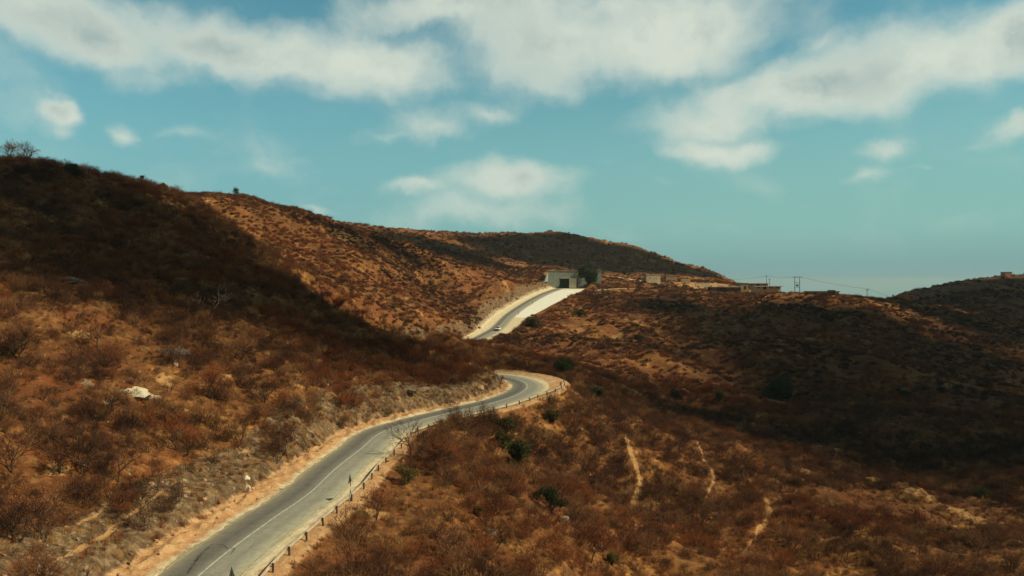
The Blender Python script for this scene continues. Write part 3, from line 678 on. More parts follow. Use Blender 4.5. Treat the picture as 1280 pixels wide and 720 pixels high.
# ------------------------------------------------------------------ where the scrub grows
rng=np.random.default_rng(7)
KEEP=[]
for a in GREENS:
    if a[0] is not None:
        x0,y0,_z=spot(a[0],a[1]); r0=max(1.0,a[2]/949*y0*.5); KEEP+=[(x0,y0,r0),(x0-x0/y0*r0*1.6,y0-r0*1.6,r0*.8)]
for a in BT:
    x0,y0,_z=spot(a[0],a[1]); KEEP.append((x0,y0,1.1))
for a in BOULDERS:
    x0,y0,_z=spot(a[0],a[1]); KEEP+=[(x0,y0,a[2]*1.3),(x0-x0/y0*a[2],y0-a[2]*1.6,a[2])]
def candidates(n,y0,y1,umax,power=2.0):
    l=np.log(y0)+0*rng.random(n); t=rng.random(n); y=(y0**power+t*(y1**power-y0**power))**(1/power)
    u=(rng.random(n)*2-1)*umax; return u*y,y
def density(x,y):
    o=gz_np(x,y,AT['out']); sdv=gz_np(x,y,AT['sd']); tr=gz_np(x,y,AT['trail']); tk=gz_np(x,y,AT['track']); sv=gz_np(x,y,AT['s'])
    d=np.where(o<np.where((sdv>0)&(sv<215),1.9,.6),0,1.0)*np.where(tr>.15,0,1)*np.where(tk>.1,0,1)
    d=d*np.where((sdv>0)&(sv>455)&(sv<610)&(o<5),0,1)*np.where((sdv<0)&(o<6)&(o>0),np.clip(o/6,.10,1),1)*np.where((sdv<0)&(o<13)&(sv>440),.15,1)
    cl=fbm(x,y,11,3,91)+.6*fbm(x,y,34,2,95)
    d=d*np.clip(np.where(y<260,.80,np.where(x<5,1.1,.84))+np.where(y<260,1.8,1.6)*cl,np.where(x<5,.2,.08),1)
    for (px,py,Y,r) in [(905,352,570,26),(860,350,585,14),(175,492,101,1.8),(135,503,97,1.0),(960,356,520,18)]:
        p=pt(px,py,Y); d=d*np.where(np.hypot(x-p[0],y-p[1])<r,.06,1)
    for ex,ey,er in KEEP: d=d*np.where(np.hypot(x-ex,y-ey)<er,0,1)
    d=d*np.where((x>115)&(x<215)&(y>488)&(y<530),.12,1)
    # open stony ground under the guardrail
    for (px,py,Y,r) in [(468,640,74,2.6),(290,560,86,1.8),(190,555,82,1.6),(1080,604,160,2),(1098,600,158,2.4),(1140,612,152,3),(1160,622,149,2.4),(1200,642,143,2.8),(1225,652,140,2.4),(1010,592,165,2),(1045,598,162,2),(1050,565,178,2.5),(300,562,87,1.9),(70,590,70,1.6),(285,470,108,1.8),(205,475,103,1.9),(100,420,112,2)]:
        p=pt(px,py,Y); d=d*np.where(np.hypot(x-p[0],y-p[1])<r,.15,1)
    return d
parts_=[]
for n,y0,y1,um in [(52000,38,260,.93),(100000,260,620,.90),(36000,620,1150,.85)]:
    x,y=candidates(n,y0,y1,um); k=rng.random(n)<density(x,y); parts_.append((x[k],y[k]))
SX=np.concatenate([p[0] for p in parts_]); SY=np.concatenate([p[1] for p in parts_]); SZ=gz_np(SX,SY); NSC=len(SX)
sz=.30+.82*rng.random(NSC)**2.0
sz=sz*np.where(SY>300,.98,1)*np.where(SY>620,1.3,1)*np.where((SX>0)&(SY<260),.92,1.0)
tone=fbm(SX,SY,26,3,131)+.25*(rng.random(NSC)-.5)
tint=np.where(tone>.10,0,np.where(tone>-.12,1,2)); tint=np.where(rng.random(NSC)<.30,rng.integers(0,4,NSC),tint)
shape=rng.integers(0,4,NSC)
rz=rng.random(NSC)*6.283
row=HY-SZ/SY*F0; colm=640+SX/SY*F0
i_=np.clip(np.searchsorted(us,SX/SY)-1,0,nu-2); j_=np.clip(np.searchsorted(ls,np.log(SY))-1,0,nl-1)
vis=(colm>4)&(colm<1276)&(row<722)&(row-2.2*F0/SY<HOR[i_,j_]+1)
key=np.where(vis,sz/SY,0); order=np.argsort(-key); NIND=296
ind=order[:NIND]
rest=np.ones(NSC,bool); rest[ind]=False
rest&=~((SY<60)&(~vis)&(np.abs(SX/SY)>1.2))
r_=np.nonzero(rest)[0]
nearm=SY[r_]<240
pick=np.where(nearm,shape[r_]*4+tint[r_],NS+(rng.integers(0,3,len(r_))*4+tint[r_]))
tilt=rng.normal(size=(len(r_),2))*.12
scatter_object('dry_scrub','leafless brown scrub covering the hillsides down to the valley','scrub',
  np.stack([SX[r_],SY[r_],SZ[r_]-.05],1),np.concatenate([tilt,rz[r_][:,None]],1),
  np.stack([sz[r_]*(.9+.3*rng.random(len(r_))),sz[r_]*(.9+.3*rng.random(len(r_))),sz[r_]*(.8+.35*rng.random(len(r_)))],1),pick,PROTO)
# the shrubs that show largest: one thing each
used={}
def zone(px,py):
    left = px < (385-(py-618)*1.25 if py>540 else 640)
    if left:
        if py>655: return 'at the bottom left corner' if px<95 else 'low beside the road bank'
        if px<75: return 'by the left edge' + (' low down' if py>600 else ' higher up')
        if px<170: return ('on the lower left slope' if py>600 else 'halfway up the left slope')
        if px>330: return 'on the slope nearest the bend'
        return 'above the road bank'+(' low down' if py>590 else (' midway' if py>520 else ' higher up'))
    a='just below the guardrail' if px<480 else ('left of centre' if px<590 else ('below the bend' if px<700 else ('right of centre' if px<860 else ('at lower right' if px<1060 else 'by the right edge'))))
    return a+(' at the bottom' if py>685 else (' low down' if py>640 else ' higher up'))
recs=[]
for i in ind:
    k=shape[i]*4+tint[i]; nm,tn_,a,b=SHRUBS[k]
    recs.append([i,nm,tn_,zone(colm[i],row[i]),'large' if sz[i]>.8 else ('small' if sz[i]<.58 else 'medium')])
from collections import defaultdict
grp=defaultdict(list)
for rr in recs: grp[(rr[1],rr[2],rr[3],rr[4])].append(rr[0])
ORD=['leftmost']+[q+' from left' for q in 'second third fourth fifth sixth seventh eighth ninth tenth eleventh twelfth thirteenth fourteenth fifteenth sixteenth seventeenth eighteenth nineteenth twentieth'.split()]
def make_shrub(k,x,y,z,rot,sc,label):
    nm,tn_,a,b=SHRUBS[k]
    t=bpy.data.objects.new('dry_shrub',None); COL.objects.link(t); t.location=(x,y,z); t.rotation_euler=rot; t.scale=sc; t.empty_display_size=.2
    link('stems',a,t); link('twigs',b,t)
    tag(t,label,'shrub','leafless shrubs on the near slopes'); return t
for (nm,tn_,zn,szw),L in grp.items():
    L=sorted(L,key=lambda i:colm[i])
    for q,i in enumerate(L):
        lab=f'{szw} {nm} {tn_} bare shrub {zn}'
        if len(L)>1: lab+=(', '+(ORD[min(q,19)] if q<len(L)-1 else 'rightmost')+'')
        make_shrub(shape[i]*4+tint[i],SX[i],SY[i],SZ[i]-.05,(0,0,rz[i]),(sz[i],sz[i]*1.05,sz[i]*.95),lab)
# ------------------------------------------------------------------ ground litter: straw tufts and stones
PROTO2=bpy.data.collections.new('litter_kinds')
def tuft(seed):
    r=np.random.default_rng(seed); b=Blades()
    for i in range(46):
        a=r.random()*6.28; l=.9*r.random(); o=r.normal(size=3)*.14; o[2]=0
        b.add(o,o+np.array([math.cos(a)*math.sin(l),math.sin(a)*math.sin(l),math.cos(l)])*(.25+.35*r.random()),.012,.004)
    return b.mesh('tuft',[M_STRAW,M_RUSS,M_GREY][seed%3],r,1)
def rock_mesh(name,seed,mat,sub=2,amp=.35,flat=.7,scale=1.0):
    import bmesh
    bm=bmesh.new(); bmesh.ops.create_icosphere(bm,subdivisions=sub,radius=1)
    r=np.random.default_rng(seed); pl=[(r.normal(size=3),.55+.35*r.random()) for _ in range(9)]
    pl=[(n/np.linalg.norm(n),d) for n,d in pl]
    for v in bm.verts:
        c=np.array(v.co)
        for n,d in pl:
            e=c.dot(n)-d
            if e>0: c=c-n*e
        c=c*(1+amp*.6*float(fbm(np.array([c[0]*3+seed]),np.array([c[1]*3+c[2]*2.3]),1,3,seed)[0])); c[2]*=flat; v.co=Vector(c*scale)
    me=bpy.data.meshes.new(name); bm.to_mesh(me); bm.free(); me.materials.append(mat); return me
def rockmat(name,lo,hi):
    m,nt=material(name); P=nt.n('ShaderNodeTexCoord').outputs['Object']; rnd=nt.n('ShaderNodeObjectInfo').outputs['Random']
    n=nt.noise(P,2.2,6,.7); c=nt.mix(nt.sstep(nt.m('ADD',nt.m('MULTIPLY',n,.7),nt.m('MULTIPLY',rnd,.4)),.25,.8),lo,hi)
    finish(nt,c,.9,nt.noise(P,9,5,.7),.6,.05,spec=.15); return m
M_ROCKG=rockmat('grey_limestone',(.10,.07,.045),(.30,.225,.14)); M_ROCKW=rockmat('white_limestone',(.44,.40,.28),(.70,.65,.50)); M_ROCKO=rockmat('orange_rubble',(.26,.13,.065),(.52,.33,.19)); M_ROCKD=rockmat('dark_slab_rock',(.03,.027,.026),(.085,.075,.068))
for k in range(6): 
    o=bpy.data.objects.new('tuft_%d'%k,tuft(k)); PROTO2.objects.link(o)
for k in range(6):
    o=bpy.data.objects.new('tuft_stone_%d'%k,rock_mesh('stone',50+k,[M_ROCKG,M_ROCKO,M_ROCKG,M_ROCKO,M_ROCKO,M_ROCKG][k],1)); PROTO2.objects.link(o)
x,y=candidates(52000,38,230,.90,1.7); k=(gz_np(x,y,AT['out'])>.5)&(gz_np(x,y,AT['trail'])<.4)&(rng.random(len(x))<.25+.9*(fbm(x,y,8,3,201)+.3)); x,y=x[k],y[k]; n=len(x)
s_g=.6+.8*rng.random(n); 
scatter_object('dry_grass','short dry straw and twig tufts between the shrubs','grass',np.stack([x,y,gz_np(x,y)-.03],1),np.stack([np.zeros(n),np.zeros(n),rng.random(n)*6.28],1),np.stack([s_g]*3,1),rng.integers(0,6,n),PROTO2)
# rubble: dense on the cut bank and shoulder foot, thin elsewhere
x,y=candidates(60000,40,300,.72,1.3); o_=gz_np(x,y,AT['out']); sd_=gz_np(x,y,AT['sd']); sv=gz_np(x,y,AT['s'])
onb=(sd_<0)&(o_>-1.3)&(o_<6.5); onr=(sd_>0)&(o_>-.6)&(o_<2)
k=(o_>-1.3)&(np.where(onb,.6,np.where(onr,.35,.055))>rng.random(len(x))); x,y,o_,onb=x[k],y[k],o_[k],onb[k]; n=len(x)
s_g=.05+.26*rng.random(n)**4+np.where(onb&(o_>.5),.12*rng.random(n)**2,0)+np.where(~onb,.10*rng.random(n)**2,0)
pk=np.where(onb&(o_<.8),np.where(rng.random(n)<.8,7+2*rng.integers(0,2,n),6),np.where(rng.random(n)<.78,6+np.array([0,2,5])[rng.integers(0,3,n)],np.where(rng.random(n)<.3,10,9)))
scatter_object('loose_stones','loose grey and orange stones on the cut bank and roadside','stones',np.stack([x,y,gz_np(x,y)],1),rng.random((n,3))*6.28,np.stack([s_g*(.7+.6*rng.random(n)),s_g,s_g*(.6+.5*rng.random(n))],1),pk,PROTO2)
# ------------------------------------------------------------------ built things
class MB:
    """collects boxes, bars and prisms into one mesh"""
    def __init__(s): s.V=[];s.F=[]
    def box(s,c,d,rot=0,bev=0.0,rx=0):
        M=Matrix.Translation(c)@Matrix.Rotation(rot,4,'Z')@Matrix.Rotation(rx,4,'X')
        x,y,z=[q/2 for q in d]; b=min(bev,x*.9,y*.9,z*.9); o=len(s.V)
        if b<=0:
            for sx in(-1,1):
                for sy in(-1,1):
                    for sz_ in(-1,1): s.V.append((M@Vector((sx*x,sy*y,sz_*z)))[:])
            s.F+=[tuple(o+i for i in f) for f in ((0,1,3,2),(4,6,7,5),(0,4,5,1),(2,3,7,6),(0,2,6,4),(1,5,7,3))]
        else:
            pr=[(-x+b,-y),(x-b,-y),(x,-y+b),(x,y-b),(x-b,y),(-x+b,y),(-x,y-b),(-x,-y+b)]
            s.prism([(p[0],p[1]) for p in pr],-z,z,M)
        return s
    def prism(s,poly,z0,z1,M=None):
        M=M or Matrix(); n=len(poly); o=len(s.V)
        for z in (z0,z1): s.V+= [(M@Vector((p[0],p[1],z)))[:] for p in poly]
        s.F.append(tuple(o+i for i in reversed(range(n)))); s.F.append(tuple(o+n+i for i in range(n)))
        s.F+=[(o+i,o+(i+1)%n,o+n+(i+1)%n,o+n+i) for i in range(n)]; return s
    def bar(s,a,b,r,r2=None,n=6):
        a=Vector(a);b=Vector(b);d=(b-a).normalized(); u=d.orthogonal().normalized(); v=d.cross(u); r2=r if r2 is None else r2; o=len(s.V)
        for p,q in((a,r),(b,r2)):
            for k in range(n): t=2*math.pi*k/n; s.V.append((p+u*math.cos(t)*q+v*math.sin(t)*q)[:])
        s.F.append(tuple(o+i for i in reversed(range(n)))); s.F.append(tuple(o+n+i for i in range(n)))
        s.F+=[(o+i,o+(i+1)%n,o+n+(i+1)%n,o+n+i) for i in range(n)]; return s
    def build(s,name,mat,parent=None,smooth=False):
        me=bpy.data.meshes.new(name); me.from_pydata(s.V,[],s.F); me.materials.append(mat); me.update()
        if smooth:
            for p in me.polygons: p.use_smooth=True
        return link(name,me,parent)
def thing(name,label,cat,loc=(0,0,0),rz=0,group=None,scale=1):
    o=bpy.data.objects.new(name,None); COL.objects.link(o); o.location=loc; o.rotation_euler=(0,0,rz); o.scale=(scale,)*3; o.empty_display_size=.3
    tag(o,label,cat,group); return o
def stained(name,col,dark,scale=.8,rough=.85):
    m,nt=material(name); P=nt.n('ShaderNodeNewGeometry').outputs['Position']
    n=nt.noise(P,scale,6,.65); st=nt.noise(nt.n('ShaderNodeMapping',{'Vector':P,'Scale':(1,1,.15)}).outputs[0],1.6,5,.6)
    c=nt.mix(nt.sstep(nt.m('ADD',nt.m('MULTIPLY',n,.5),nt.m('MULTIPLY',st,.5)),.4,.62),col,dark); finish(nt,c,rough,nt.noise(P,6,4),.2,.03); return m
M_CONC=stained('weathered_concrete',(.29,.33,.29),(.20,.225,.20)); M_CONCP=stained('pale_concrete',(.60,.58,.46),(.46,.44,.35))
M_PLASTER=stained('beige_plaster',(.50,.42,.28),(.38,.31,.2)); M_TAN=stained('tan_masonry',(.36,.26,.15),(.25,.175,.10)); M_ROOF=stained('grey_flat_roof',(.42,.40,.33),(.3,.29,.24)); M_ROOFD=stained('dark_shed_roof',(.045,.042,.04),(.07,.06,.055))
M_DARKIN=flat_mat('dark_window_opening',(.02,.02,.02),.5); M_STEEL=flat_mat('galvanised_steel',(.44,.38,.27),.6,.05,.2,1.2); M_POST=flat_mat('weathered_timber_post',(.07,.048,.035),.85)
M_SIGNB=flat_mat('dark_sign_back',(.06,.065,.055),.55,.3); M_BLK=flat_mat('black_band_paint',(.03,.03,.03),.6); M_WHT=flat_mat('white_band_paint',(.62,.62,.56),.6); M_RED=flat_mat('red_sign_border',(.45,.03,.02),.5)
M_WOODP=flat_mat('pole_timber',(.06,.05,.042),.9); M_CARW=flat_mat('white_car_paint',(.78,.78,.76),.3,0,.03); M_GLASS=flat_mat('dark_car_glass',(.02,.025,.03),.1,0,.1,spec=.6); M_TYRE=flat_mat('tyre_rubber',(.02,.02,.02),.8); M_RIM=flat_mat('grey_rim',(.3,.3,.3),.4,.6); M_LRED=flat_mat('red_lens',(.35,.02,.02),.3); M_LWH=flat_mat('clear_lens',(.6,.6,.58),.2)
def at_road(s,off,dz=0.0):
    i=int(np.clip(np.searchsorted(ROADS,s),0,len(ROADS)-1)); x=ROAD[i,0]+ROADN[i,0]*off; y=ROAD[i,1]+ROADN[i,1]*off
    return x,y,gz(x,y)+dz,math.atan2(-ROADN[i,0],ROADN[i,1])+0*off
# --- guardrail
def guardrail():
    t=thing('guardrail','steel guardrail on short dark posts along the valley edge of the road','guardrail',(0,0,0))
    ss=np.arange(64,205,1.0); pts=[]
    for s in ss:
        i=int(np.searchsorted(ROADS,s)); Rr=float(shoulders(np.array([i]))[1][0]); off=HALF+Rr-.35
        x=ROAD[i,0]+ROADN[i,0]*off; y=ROAD[i,1]+ROADN[i,1]*off; pts.append((x,y,gz(x,y)))
    P=np.array(pts); P[:,2]=np.convolve(np.pad(P[:,2],3,'edge'),np.ones(7)/7,'valid'); P[:,0]+=.04*np.sin(ss*.4); 
    T=np.gradient(P[:,:2],axis=0); T/=np.linalg.norm(T,axis=1)[:,None]; Nn=np.stack([T[:,1],-T[:,0]],1)
    prof=[(-.02,.44),(-.10,.48),(-.10,.54),(-.03,.60),(-.10,.66),(-.10,.72),(-.02,.76)]      # W beam
    V=[];F=[]
    for k in range(len(P)):
        for th_ in (0,.006):
            for a,b in prof: V.append((P[k,0]+Nn[k,0]*(a-th_),P[k,1]+Nn[k,1]*(a-th_),P[k,2]+b+.02*math.sin(k*.23)))
    n=len(prof)
    for k in range(len(P)-1):
        for q in range(n-1):
            for h_ in (0,n): a=k*2*n+h_+q; b=a+2*n; F.append((a,a+1,b+1,b))
    link('rail',mesh_np('rail',V,F,M_STEEL,True),t)
    me=None
    for k in range(0,len(P),4):
        if me is None:
            b=MB(); b.box((0,0,.16),(.14,.16,1.1),bev=.02); b.box((-.03,0,.58),(.14,.18,.26),bev=.02); me=b.build('post',M_POST,t); o=me
        else: o=me.copy(); COL.objects.link(o); o.parent=t
        o.location=(P[k,0]+Nn[k,0]*.13,P[k,1]+Nn[k,1]*.13,P[k,2]); o.rotation_euler=(.05*math.sin(k*3.1),.06*math.sin(k*1.7),math.atan2(Nn[k,1],Nn[k,0]))
guardrail()
# --- triangular warning signs on banded poles
def warning_sign(x,y,z,h,rz,label):
    t=thing('road_sign',label,'road sign',(x,y,z),rz,'triangular signs beside the near road')
    for k in range(5):
        a=k*(h-.55)/5; MB().bar((0,0,a-(.1 if k==0 else 0)),(0,0,a+(h-.55)/5-.001),.04,n=10).build('pole_band',M_WHT if k%2 else M_BLK,t)
    MB().bar((0,0,h-.55),(0,0,h-.05),.03,n=8).build('pole_top',M_SIGNB,t)
    tri=lambda r,cz: [(r*math.cos(a),cz+r*math.sin(a)) for a in (math.pi/2,math.pi*7/6,math.pi*11/6)]
    M=Matrix.Translation((0,.045,0))@Matrix.Rotation(math.pi/2,4,'X')
    MB().prism(tri(.58,h-.32),-.012,.012,M).build('sign_back',M_SIGNB,t)
    M2=Matrix.Translation((0,.062,0))@Matrix.Rotation(math.pi/2,4,'X')
    MB().prism(tri(.565,h-.32),-.003,.003,M2).build('red_border',M_RED,t)
    M3=Matrix.Translation((0,.069,0))@Matrix.Rotation(math.pi/2,4,'X')
    MB().prism(tri(.40,h-.32),-.002,.002,M3).build('white_face',M_WHT,t)
    return t
x,y,z,_a=at_road(108.3,4.35); 
Y=949*22.15/(625-352); x=(437.5-640)/949*Y
warning_sign(x,Y,gz(x,Y),2.55,R_(84),'triangular road sign seen edge-on from behind, on a banded pole by the guardrail')
x=(289-640)/949*52.3; warning_sign(x,52.3,gz(x,52.3),2.2,R_(84),'tip of a second dark triangular sign cut off by the bottom of the photo')
# --- roadside delineators by the upper road
def marker_post(s,off,label):
    x,y,z,a=at_road(s,off); t=thing('marker_post',label,'marker post',(x,y,z),a,'marker posts on the upper road')
    MB().bar((0,0,-.1),(0,0,1.5),.11,.09,8).build('post',M_BLK,t); MB().box((0,0,1.25),(.9,.12,.7),bev=.02).build('plate',M_SIGNB,t)
i1=int(np.argmin(np.hypot(ROAD[:,0]-pt(662,381,447)[0],ROAD[:,1]-447))); i2=int(np.argmin(np.abs(ROAD[:,1]-409)))
marker_post(ROADS[i1],4.2,'small dark marker beside the pale apron, the one nearer the tunnel'); marker_post(ROADS[i2],4.0,'small dark marker by the upper road, the one nearer the white car')
# --- white car
def car():
    i=int(np.argmin(np.abs(ROAD[:,1]-346)+(ROADS<300)*1e3)); off=1.7
    x=ROAD[i,0]+ROADN[i,0]*off; y=ROAD[i,1]+ROADN[i,1]*off; z=ROAD[i,2]+.01; T=np.array([-ROADN[i,1],ROADN[i,0]])
    t=thing('parked_car','white off-road car driving on the lower end of the upper road','car',(x,y,z),math.atan2(T[1],T[0])+math.pi)
    side=[(-2.35,.45),(2.3,.45),(2.38,.75),(2.3,1.02),(1.25,1.12),(.7,1.13),(-2.3,1.15),(-2.38,.8)]
    M=Matrix.Rotation(math.pi/2,4,'X')
    b=MB(); b.prism(side,-.92,.92,M); body=b.build('body',M_CARW,t)
    cab=[(-2.22,1.155),(.95,1.155),(.35,1.72),(-2.05,1.76)]
    MB().prism(cab,-.80,.80,M).build('cabin_glass',M_GLASS,t)
    MB().box((-.85,0,1.80),(2.5,1.56,.07),bev=.05).build('roof',M_CARW,t)
    for px_ in (-2.1,-1.0,-.1): 
        for sy in (-1,1): MB().box((px_,sy*.81,1.45),(.09,.03,.62)).build('pillar',M_CARW,t)
    for wx in (-1.45,1.45):
        for sy in (-1,1):
            w_=MB().bar((wx,sy*.72,.39),(wx,sy*.96,.39),.39,n=20).build('wheel',M_TYRE,t); MB().bar((wx,sy*.90,.39),(wx,sy*.975,.39),.22,n=12).build('rim',M_RIM,w_)
    for sy in (-1,1):
        MB().box((2.36,sy*.68,.85),(.06,.34,.18),bev=.02).build('headlight',M_LWH,t); MB().box((-2.38,sy*.75,.95),(.05,.16,.34),bev=.02).build('tail_light',M_LRED,t)
    MB().box((2.40,0,.52),(.12,1.8,.2),bev=.03).build('bumper',M_SIGNB,t); MB().box((-2.40,0,.52),(.12,1.8,.2),bev=.03).build('bumper',M_SIGNB,t)
car()
# --- concrete underpass
def underpass():
    t=thing('underpass','grey concrete underpass portal where the upper road passes through the hill','underpass',(0,0,0))
    y0,y1=547,560; ym=(y0+y1)/2; D=y1-y0
    MB().box((30.0,ym,.9),(8.4,D,13.2),bev=.05).build('abutment',M_CONC,t)
    MB().box((55.8,ym+.02,.9),(16.6,D,13.2),bev=.05).build('abutment',M_CONC,t)
    MB().box((40.85,ym+.01,4.9),(13.25,D-.1,5.2),bev=.05).build('deck',M_CONC,t)
    MB().box((45.0,ym+.03,7.72),(38.2,D+.6,.42),bev=.05).build('coping',M_CONC,t)
    MB().box((40.9,y0+.0,2.48),(13.0,.5,.35),bev=.03).build('lintel_edge',M_CONCP,t)
    MB().box((47.4,y1+7,-1.2),(12.6,.6,7.2),rot=R_(-8),bev=.03).build('retaining_wall',M_CONCP,t)
    MB().box((38.0,y1+6,2.75),(8.5,11.8,.5),bev=.03).build('shade_roof',M_CONC,t)  # roof and walls added behind the deck to keep the left opening dark
    MB().box((41.9,y1+6,-1.5),(.5,11.8,7.9)).build('shade_wall',M_CONC,t)
    MB().box((33.3,y1+6,-1.5),(.5,11.8,7.9)).build('shade_wall',M_CONC,t)
    MB().box((38,y1+6.2,-1.5),(7.2,.5,7.6)).build('shade_end',M_CONCP,t)  # added back wall closing the left opening, pale so it shows grey
    # splayed wing wall on the left
    M=Matrix.Translation((25.8,547.2,0))@Matrix.Rotation(R_(-115),4,'Z')@Matrix.Rotation(math.pi/2,4,'X')
    MB().prism([(0,-6),(9,-6),(9,-3.0),(0,7.4)],-.25,.25,M).build('wing_wall',M_CONC,t)
underpass()
# --- houses and sheds on the plateau
def house(px,pytop,pybot,pxr,Y,depth,label,mat,roofm,windows=(),rz=0,name='stone_house',cat='building',over=.3,roof_t=.35,door=None):
    x0=(px-640)/949*Y; x1=(pxr-640)/949*Y; zt=(352-pytop)/949*Y; zb=(352-pybot)/949*Y; w_=x1-x0; cx=(x0+x1)/2; h=zt-zb
    t=thing(name,label,cat,(cx,Y+depth/2,zb),rz)
    MB().box((0,0,h/2-1.5),(w_,depth,h+3),bev=.03).build('wall',mat,t)
    MB().box((0,0,h+roof_t/2+.002),(w_+2*over,depth+2*over,roof_t),bev=.05).build('roof',roofm,t)
    for a,b_,c,d in windows:
        f=MB().box((a*w_,-depth/2-.02,b_*h),(c,.12,d)).build('window',M_CONCP,t); MB().box((a*w_,-depth/2-.09,b_*h),(c-.3,.06,d-.3)).build('pane',M_DARKIN,f)
    if door: MB().box((door*w_,-depth/2-.04,1.1),(1.3,.12,2.2)).build('door',M_DARKIN,t)
    return t
house(807,343.5,352.5,825,575,8,'small pale block house alone by the ridge track',M_PLASTER,M_ROOF,[(-.25,.55,1.2,1.1),(.2,.55,1.2,1.1)],R_(6),door=0)
house(832,345,350,846,600,7,'low tan hut half hidden behind the bank, right of the pale house',M_TAN,M_ROOF,[(.0,.5,1.0,.9)],R_(4))
# long block with overhanging slab
def long_block(px0,px1,pt_,pb,Y,depth,label,nb,wallm,name='long_building',roofm=None,over=1.2):
    x0=(px0-640)/949*Y; x1=(px1-640)/949*Y; zt=(352-pt_)/949*Y; zb=(352-pb)/949*Y; w_=x1-x0; h=zt-zb
    t=thing(name,label,'building',((x0+x1)/2,Y+depth/2,zb))
    MB().box((0,0,h/2-1.5),(w_,depth,h+3)).build('wall',wallm,t)
    MB().box((0,0,h+.2),(w_+2*over,depth+2*over,.4),bev=.05).build('roof',roofm or M_ROOF,t)
    for k in range(nb):
        cx=-w_/2+(k+.5)*w_/nb
        if k%3==1: MB().box((cx,-depth/2-.03,1.15),(w_/nb*.5,.14,2.3)).build('door',M_DARKIN,t)
        else: 
            f=MB().box((cx,-depth/2-.03,h*.58),(w_/nb*.55,.14,1.1)).build('window',M_CONCP,t); MB().box((cx,-depth/2-.12,h*.58),(w_/nb*.55-.3,.06,.8)).build('pane',M_DARKIN,f)
    return t
long_block(944,976,358.2,361.8,520,9,'long beige building with a pale flat slab roof below the power poles',4,M_PLASTER)
long_block(935,960,354.6,358,545,9,'tan upper block stepping up behind the long beige building',3,M_TAN,'upper_block')
long_block(889,925,359.0,362.0,515,9,'low dark open shed with a thin pale roof, left of the beige building',4,M_ROOFD,'open_shed',M_ROOF)
house(926,354.5,361.5,935,517,7,'dark narrow gatehouse between the shed and the beige building',M_TAN,M_ROOFD,[],0,'gatehouse',door=.1)
long_block(1010,1049,364.8,367.0,490,6,'very low dark-roofed stable on the ridge right of the double pole',2,M_TAN,'low_stable',M_ROOFD,.5)
house(1256,340.5,345,1265,705,6,'tiny square hut on top of the far right hill',M_TAN,M_ROOFD,[(.0,.5,1.0,.9)],0,'hilltop_hut')
for (px,Y,w_,h,lab) in [(857,585,7,3.2,'cut face of tan blocks in the quarried bank, left one'),(878,575,11,2.6,'wide pale retaining wall in the middle of the quarried bank'),(905,568,9,2.8,'tan retaining wall at the right end of the quarried bank')]:
    x=(px-640)/949*Y; z=gz(x,Y); b=MB()
    t=thing('retaining_wall',lab,'wall',(x,Y,z),R_(8))
    MB().box((0,0,h/2-.8),(w_,1.0,h+1.6),bev=.05).build('wall_face',M_TAN if w_<10 else M_PLASTER,t); MB().box((0,0,h+.12),(w_+.3,1.25,.22),bev=.03).build('coping',M_CONCP,t)
# --- power poles
def pole(px,Y,ptop,label,arms=((.95,2.2),),ins=True):
    x=(px-640)/949*Y; z=gz(x,Y); h=(352-ptop)/949*Y-z
    t=thing('power_pole',label,'power pole',(x,Y,z),R_(12),'power poles along the ridge')
    MB().bar((0,0,-.8),(0,0,h),.2,.14,10).build('pole',M_WOODP,t)
    for a,w_ in arms:
        c=MB().box((0,-.18,h*a),(w_,.16,.18)).build('crossarm',M_WOODP,t)
        for q in (-.45,0,.45): MB().bar((q*w_,-.18,h*a+.08),(q*w_,-.18,h*a+.42),.07,.05,8).build('insulator',M_SIGNB,c)
    return Vector((x,Y,z+h*arms[0][0]+.4))
tops=[]
def h_frame():
    Y=500; xa=(993.5-640)/949*Y; xb=(999.5-640)/949*Y; z=gz((xa+xb)/2,Y); h=(352-346)/949*Y-z; xc=(xa+xb)/2; hw=(xb-xa)/2
    t=thing('double_pole','twin-pole transformer stand with crossbeams, tallest on the ridge skyline','power pole',(xc,Y,z),0,'power poles along the ridge')
    for s in (-1,1): MB().bar((s*hw,0,-.8),(s*hw,0,h),.22,.16,10).build('pole',M_WOODP,t)
    for a,w_ in ((.97,hw*2+3.2),(.66,hw*2+.8),(.42,hw*2+.8)): MB().box((0,-.2,h*a),(w_,.2,.24)).build('crossbeam',M_WOODP,t)
    MB().box((0,-.05,h*.52),(1.3,1.0,1.2),bev=.08).build('transformer',M_SIGNB,t)
    for q in (-.45,-.2,.2,.45): MB().bar((q*(hw*2+3),-.2,h*.97+.12),(q*(hw*2+3),-.2,h*.97+.5),.08,.05,8).build('insulator',M_SIGNB,t)
    return Vector((xc,Y,z+h+.4))
tops.append(pole(903,620,349.5,'thin far power pole at the foot of the dark hill'))
tops.append(pole(958,560,344.3,'slim power pole left of the twin-pole stand, the taller of two'))
tops.append(h_frame())
tops.append(pole(1084,474,361.3,'lone power pole with crossarm near the saddle on the right',((.96,2.6),(.84,1.6))))
pole(961.8,575,347.5,'short power pole just right of the slim one, behind the tan block',((.9,1.4),))
e=tops[-1]; tops.append(Vector((e.x+190,e.y+120,e.z-34)))
